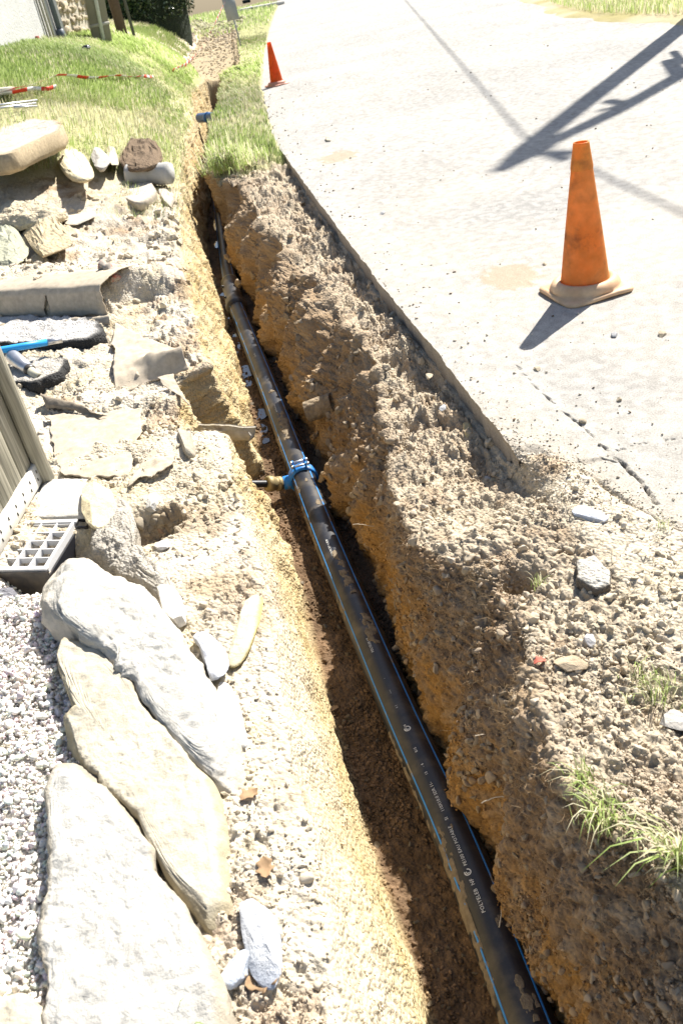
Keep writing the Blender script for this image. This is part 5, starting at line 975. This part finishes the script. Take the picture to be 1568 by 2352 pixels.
# ------------------------------------------------------------------ house, pole, hedge
A = hit(-70, 150); B = hit(157, 94); dW = B-A; dW[2] = 0; LW = np.linalg.norm(dW); dW /= LW; nW = np.array([-dW[1], dW[0], 0.]); nW = nW if nW[1] > 0 else -nW
house = empty('house', (A+B)/2, 'white rendered house wall with drainpipes at the top left', 'house'); zb = min(A[2], B[2])-.3
m_plas = mat('white_render', (.56, .56, .54), rough=.95, var=.08, vscale=4, bump=.012, bscale=22, hue=(.50, .50, .49))
V, F = box((A+B)/2 + nW*2.5 + up*(zb-(A[2]+B[2])/2+1.8), LW, 5, 3.6, dW, nW, up); obj('wall', V, F, m_plas, house, smooth=False)
def onwall(px, py, off=0.):
    d = ray(px, py); o_ = np.array([0, 0, CH]); t = ((A - nW*off - o_)@nW)/(d@nW); return o_+d*t
for (px, py, rad, m, l) in ((143, 88, .045, mat('dark_downpipe', (.10, .12, .15), rough=.5), 'drainpipe'), (128, 95, .02, mat('pale_conduit', (.46, .44, .40), rough=.7), 'conduit'), (121, 97, .02, mat('pale_conduit2', (.46, .44, .40), rough=.7), 'conduit'), (115, 99, .012, mat('grey_conduit', (.25, .25, .24), rough=.7), 'conduit')):
    p = onwall(px, py, rad+.01); V, F = tube([p-up*.1, p+up*1.5, p+up*3.2], rad, 14); q = obj(l, V, F, m, house)
    if l == 'drainpipe':
        V, F = tube([p-up*.02, p+up*.14], rad*1.5, 14); obj('shoe', V, F, m, q)
p = onwall(88, 92, .02); V, F = box(p, .08, .05, .12, dW, nW, up, .01); obj('terracotta_vent', V, F, mat('terracotta', (.25, .06, .04), rough=.8), house)
# eave that throws the slanting shadow on the render
p = onwall(60, 60, .0)
V, F = box(onwall(150, 60) + up*2.6 - nW*.45, LW*.9, .9, .12, dW, nW, up); obj('eave', V, F, mat('roof_boards', (.30, .26, .2), rough=.9), house)
# fieldstone wall section behind the corner
A2 = B + nW*.25 + dW*.12; A2[2] = hit(160, 92)[2]; B2 = A2 + dW*2.3
sw = empty('fieldstone_wall', A2, 'fieldstone wall section between the render and the grey post', 'wall')
V, F = box((A2+B2)/2 + nW*.2 + up*1.3, 2.3, .4, 3.2, dW, nW, up); obj('mortar_bed', V, F, mat('pale_mortar', (.46, .42, .34), rough=1, var=.15, vscale=10, bump=.01, bscale=20), sw, smooth=False)
r = np.random.default_rng(12); pts = []; zz = -.2
while zz < 2.4:
    x = r.uniform(0, .15)
    while x < 2.3: pts.append((x, zz+r.normal(0, .03), r.uniform(.085, .14))); x += r.uniform(.17, .27)
    zz += r.uniform(.15, .19)
P = np.array([A2 + dW*a + up*b - nW*.01 for a, b, c in pts]); n = len(P); shp, FI = rock_shapes(2, 14, seed=8, flat=.8); Vs = []
for k in range(n):
    Q = shp[k % 14]*pts[k][2]; Vs.append(P[k] + Q[:, 0:1]*dW*1.05 + Q[:, 1:2]*up*.95 - Q[:, 2:3]*nW*.9)
cc_ = np.repeat(np.array([.50, .43, .32])*(.75+.5*r.random((n, 1))), len(shp[0]), 0)
obj('stonework', np.vstack(Vs), [np.vstack([FI+k*len(shp[0]) for k in range(n)])], M_st, sw, smooth=False, col=cc_)
# grey wooden pole with a white conduit in front of it
pb = hit(236, 96); pl = empty('utility_pole', pb, 'grey square pole with a white conduit standing in front of the fieldstone wall', 'pole')
w_ = .36*np.linalg.norm(pb-[0, 0, CH])/19; ex_ = np.array([1, .1, 0]); ey_ = np.cross(up, ex_)
uz = np.array([.105, .0, 1.]); V, F = box(pb+uz*2.4, w_, w_*.8, 5.2, ex_, ey_, uz, .02); obj('pole_shaft', V, F, mat('grey_pole', (.27, .25, .20), rough=.9, var=.12, vscale=3), pl)
V, F = tube([pb-ey_*(w_*.45)+ex_*.02-uz*.1, pb-ey_*(w_*.45)+ex_*.02+uz*2.5, pb-ey_*(w_*.45)+ex_*.02+uz*4.8], .035, 12); obj('conduit', V, F, mat('white_conduit', (.60, .62, .64), rough=.5), pl)
V, F = box(pb+uz*.28, w_+.02, w_*.8+.02, .05, ex_, ey_, up); obj('strap', V, F, mat('pale_strap', (.46, .44, .38), rough=.7), pl)
pb2 = hit(262, 84)+np.array([.15, .6, 0]); p2 = empty('timber_post', pb2, 'narrow dark brown timber post right of the grey square pole', 'post'); V, F = box(pb2+up*1.4, .2, .2, 3.2, ex_, ey_, up, .01); obj('post_shaft', V, F, mat('brown_timber', (.13, .09, .07), rough=.9, var=.2), p2); V, F = box(pb2+up*1.4+ex_*.22, .06, .06, 3.2, ex_, ey_, up, .004); obj('batten', V, F, mat('grey_batten', (.12, .12, .11), rough=.9, var=.2), p2)
# hedge
h0, h1 = hit(280, 50), hit(462, 36); hc_ = (h0+h1)/2; hl = np.linalg.norm((h1-h0)[:2])/2+.15; r = np.random.default_rng(14); n = 26000
hd = (h1-h0)/np.linalg.norm(h1-h0); hd[2] = 0; hn = np.array([-hd[1], hd[0], 0])
u_ = r.normal(size=(n, 3)); u_ /= np.linalg.norm(u_, axis=1)[:, None]; rr = (.72+.28*r.random(n)**.5)[:, None]; Q = np.sign(u_)*np.abs(u_)**.65*rr
Q[:, 2] = np.abs(Q[:, 2]); P = hc_ + hd*Q[:, :1]*hl + hn*(Q[:, 1:2]*1.2+1.0) + up*(Q[:, 2:]*2.3) + fbm(Q, 2.5, 3, 8)[:, None]*np.array([.15, .15, .3])
P[:, 2] += .03; fc_ = r.normal(size=(n, 3)); e1v = r.normal(size=(n, 3)); e1v /= np.linalg.norm(e1v, axis=1)[:, None]; e2v = np.cross(e1v, fc_); e2v /= np.linalg.norm(e2v, axis=1)[:, None]; s_ = (.03+.04*r.random(n))[:, None]
V = np.stack([P-e1v*s_, P+e2v*s_*.5, P+e1v*s_, P-e2v*s_*.5], 1).reshape(-1, 3); t_ = r.random((n, 1)); cg = np.array([.022, .045, .012])*(1-t_)+np.array([.06, .10, .03])*t_
hg_ = empty('hedge', hc_, 'dark evergreen shrub beside the house at the top', 'shrub')
M_hedge = mat('evergreen_leaf', attr=True, rough=.35, var=0, spec=.5)
Vc, Fc = ICO[4]; Vc = Vc*(1+.12*fbm(Vc, 3, 3, 2)[:, None]); Vc = np.sign(Vc)*np.abs(Vc)**.7; Vc = hc_ + hd*Vc[:, :1]*hl*.88 + hn*(Vc[:, 1:2]*1.0+1.0) + up*(Vc[:, 2:]*2.1+.1)
obj('dark_core', Vc, Fc.tolist(), mat('core_shade', (.012, .022, .008), rough=.9, var=.4, vscale=8, bump=.1, bscale=8), hg_)  # dark core added inside the leaves, its colour stands for inner shade
obj('foliage', V, [np.arange(4*n).reshape(-1, 4)], M_hedge, hg_, smooth=False, col=np.repeat(cg, 4, 0))
V1 = []; 
st = [tube(spline([hc_+hd*x+hn*.8-up*.1, hc_+hd*(x*1.1)+hn*.9+up*.8, hc_+hd*x*1.3+hn*1.0+up*1.7], 10), np.linspace(.05, .02, 10), 8) for x in (-1.2, -.4, .5, 1.3)]
V, F = join(*st); obj('stems', V, F, mat('bark', (.08, .06, .04), rough=.9), hg_)
# dark object on the far grass
g = at(566, 3, .35); V, F = box(g, .9, .5, .35, bev=.05); tag(obj('dark_planter', V, F, mat('dark_rubber', (.03, .035, .03), rough=.7), origin=g), 'small dark trough on the grass beyond the culvert', 'trough')
# ------------------------------------------------------------------ overhead line pole standing right of the frame: it throws the shadow on the road
tanE = math.tan(SUN_EL); us = np.array([math.cos(SUN_AZ), math.sin(SUN_AZ)]); ds_ = np.array([-us[1], us[0]])
tip = at(1210, 345)[:2]; Hp = 8.6; Bp0 = tip + us*Hp/tanE
def shp(px, py):
    s = at(px, py)[:2]-Bp0; z = -(s@us)*tanE; o_ = s@ds_; return np.array([Bp0[0]+ds_[0]*o_, Bp0[1]+ds_[1]*o_, z])
op = empty('line_pole', (Bp0[0], Bp0[1], -.05), 'twin legged overhead line pole whose shadow falls across the road', 'pole')
m_pole = mat('pole_timber', (.22, .18, .13), rough=.9, var=.2, vscale=5)
def leg(pts, r0, r1):
    Q = [shp(*p) for p in pts]; d = (Q[-1]-Q[-2])/max(1e-6, abs((Q[-1]-Q[-2])[2])); e = Q[-1]+d*max(0, Q[-1][2]+.4); V, F = tube(spline(Q+[e], 30), np.linspace(r0, r1, 30), 14); obj('leg', V, F, m_pole, op)
leg([(1212, 338), (1380, 207), (1568, 60)], .12, .17)
leg([(1228, 343), (1395, 264), (1568, 168)], .10, .13)
def member(name, p, q, r0, r1): V, F = tube([shp(*p), (shp(*p)+shp(*q))/2, shp(*q)], [r0, (r0+r1)/2, r1], 10); obj(name, V, F, m_pole, op)
member('brace', (1395, 232), (1425, 238), .07, .07); member('brace', (1535, 138), (1562, 178), .09, .09); member('brace', (1375, 255), (1420, 243), .035, .035); member('brace', (1545, 118), (1568, 145), .05, .05)
member('crossarm', (1225, 342), (1150, 390), .19, .07); member('crossarm', (1150, 390), (1108, 393), .025, .010); member('crossarm', (1240, 350), (1300, 366), .05, .06); member('crossarm', (1262, 350), (1322, 350), .05, .05); member('crossarm', (1203, 330), (1240, 345), .06, .09)
def cable(p0, p1, k0, k1, label):
    a, b = at(*p0)[:2], at(*p1)[:2]; d = b-a; P = []
    for t in np.linspace(k0, k1, 30): q = a+d*t; z = 8.2; P.append([q[0]+us[0]*z/tanE, q[1]+us[1]*z/tanE, z])
    V, F = tube(P, .020, 8); tag(obj('overhead_cable', V, F, M_black, origin=P[0]), label, 'cable', 'cables on the line pole')
cable((1212, 325), (930, 0), 0, 1.4, 'overhead cable running from the pole up the road, seen as a thin shadow line')
cable((1320, 372), (1568, 490), 0, 2.5, 'overhead cable running from the pole to the right, seen as a faint shadow line')
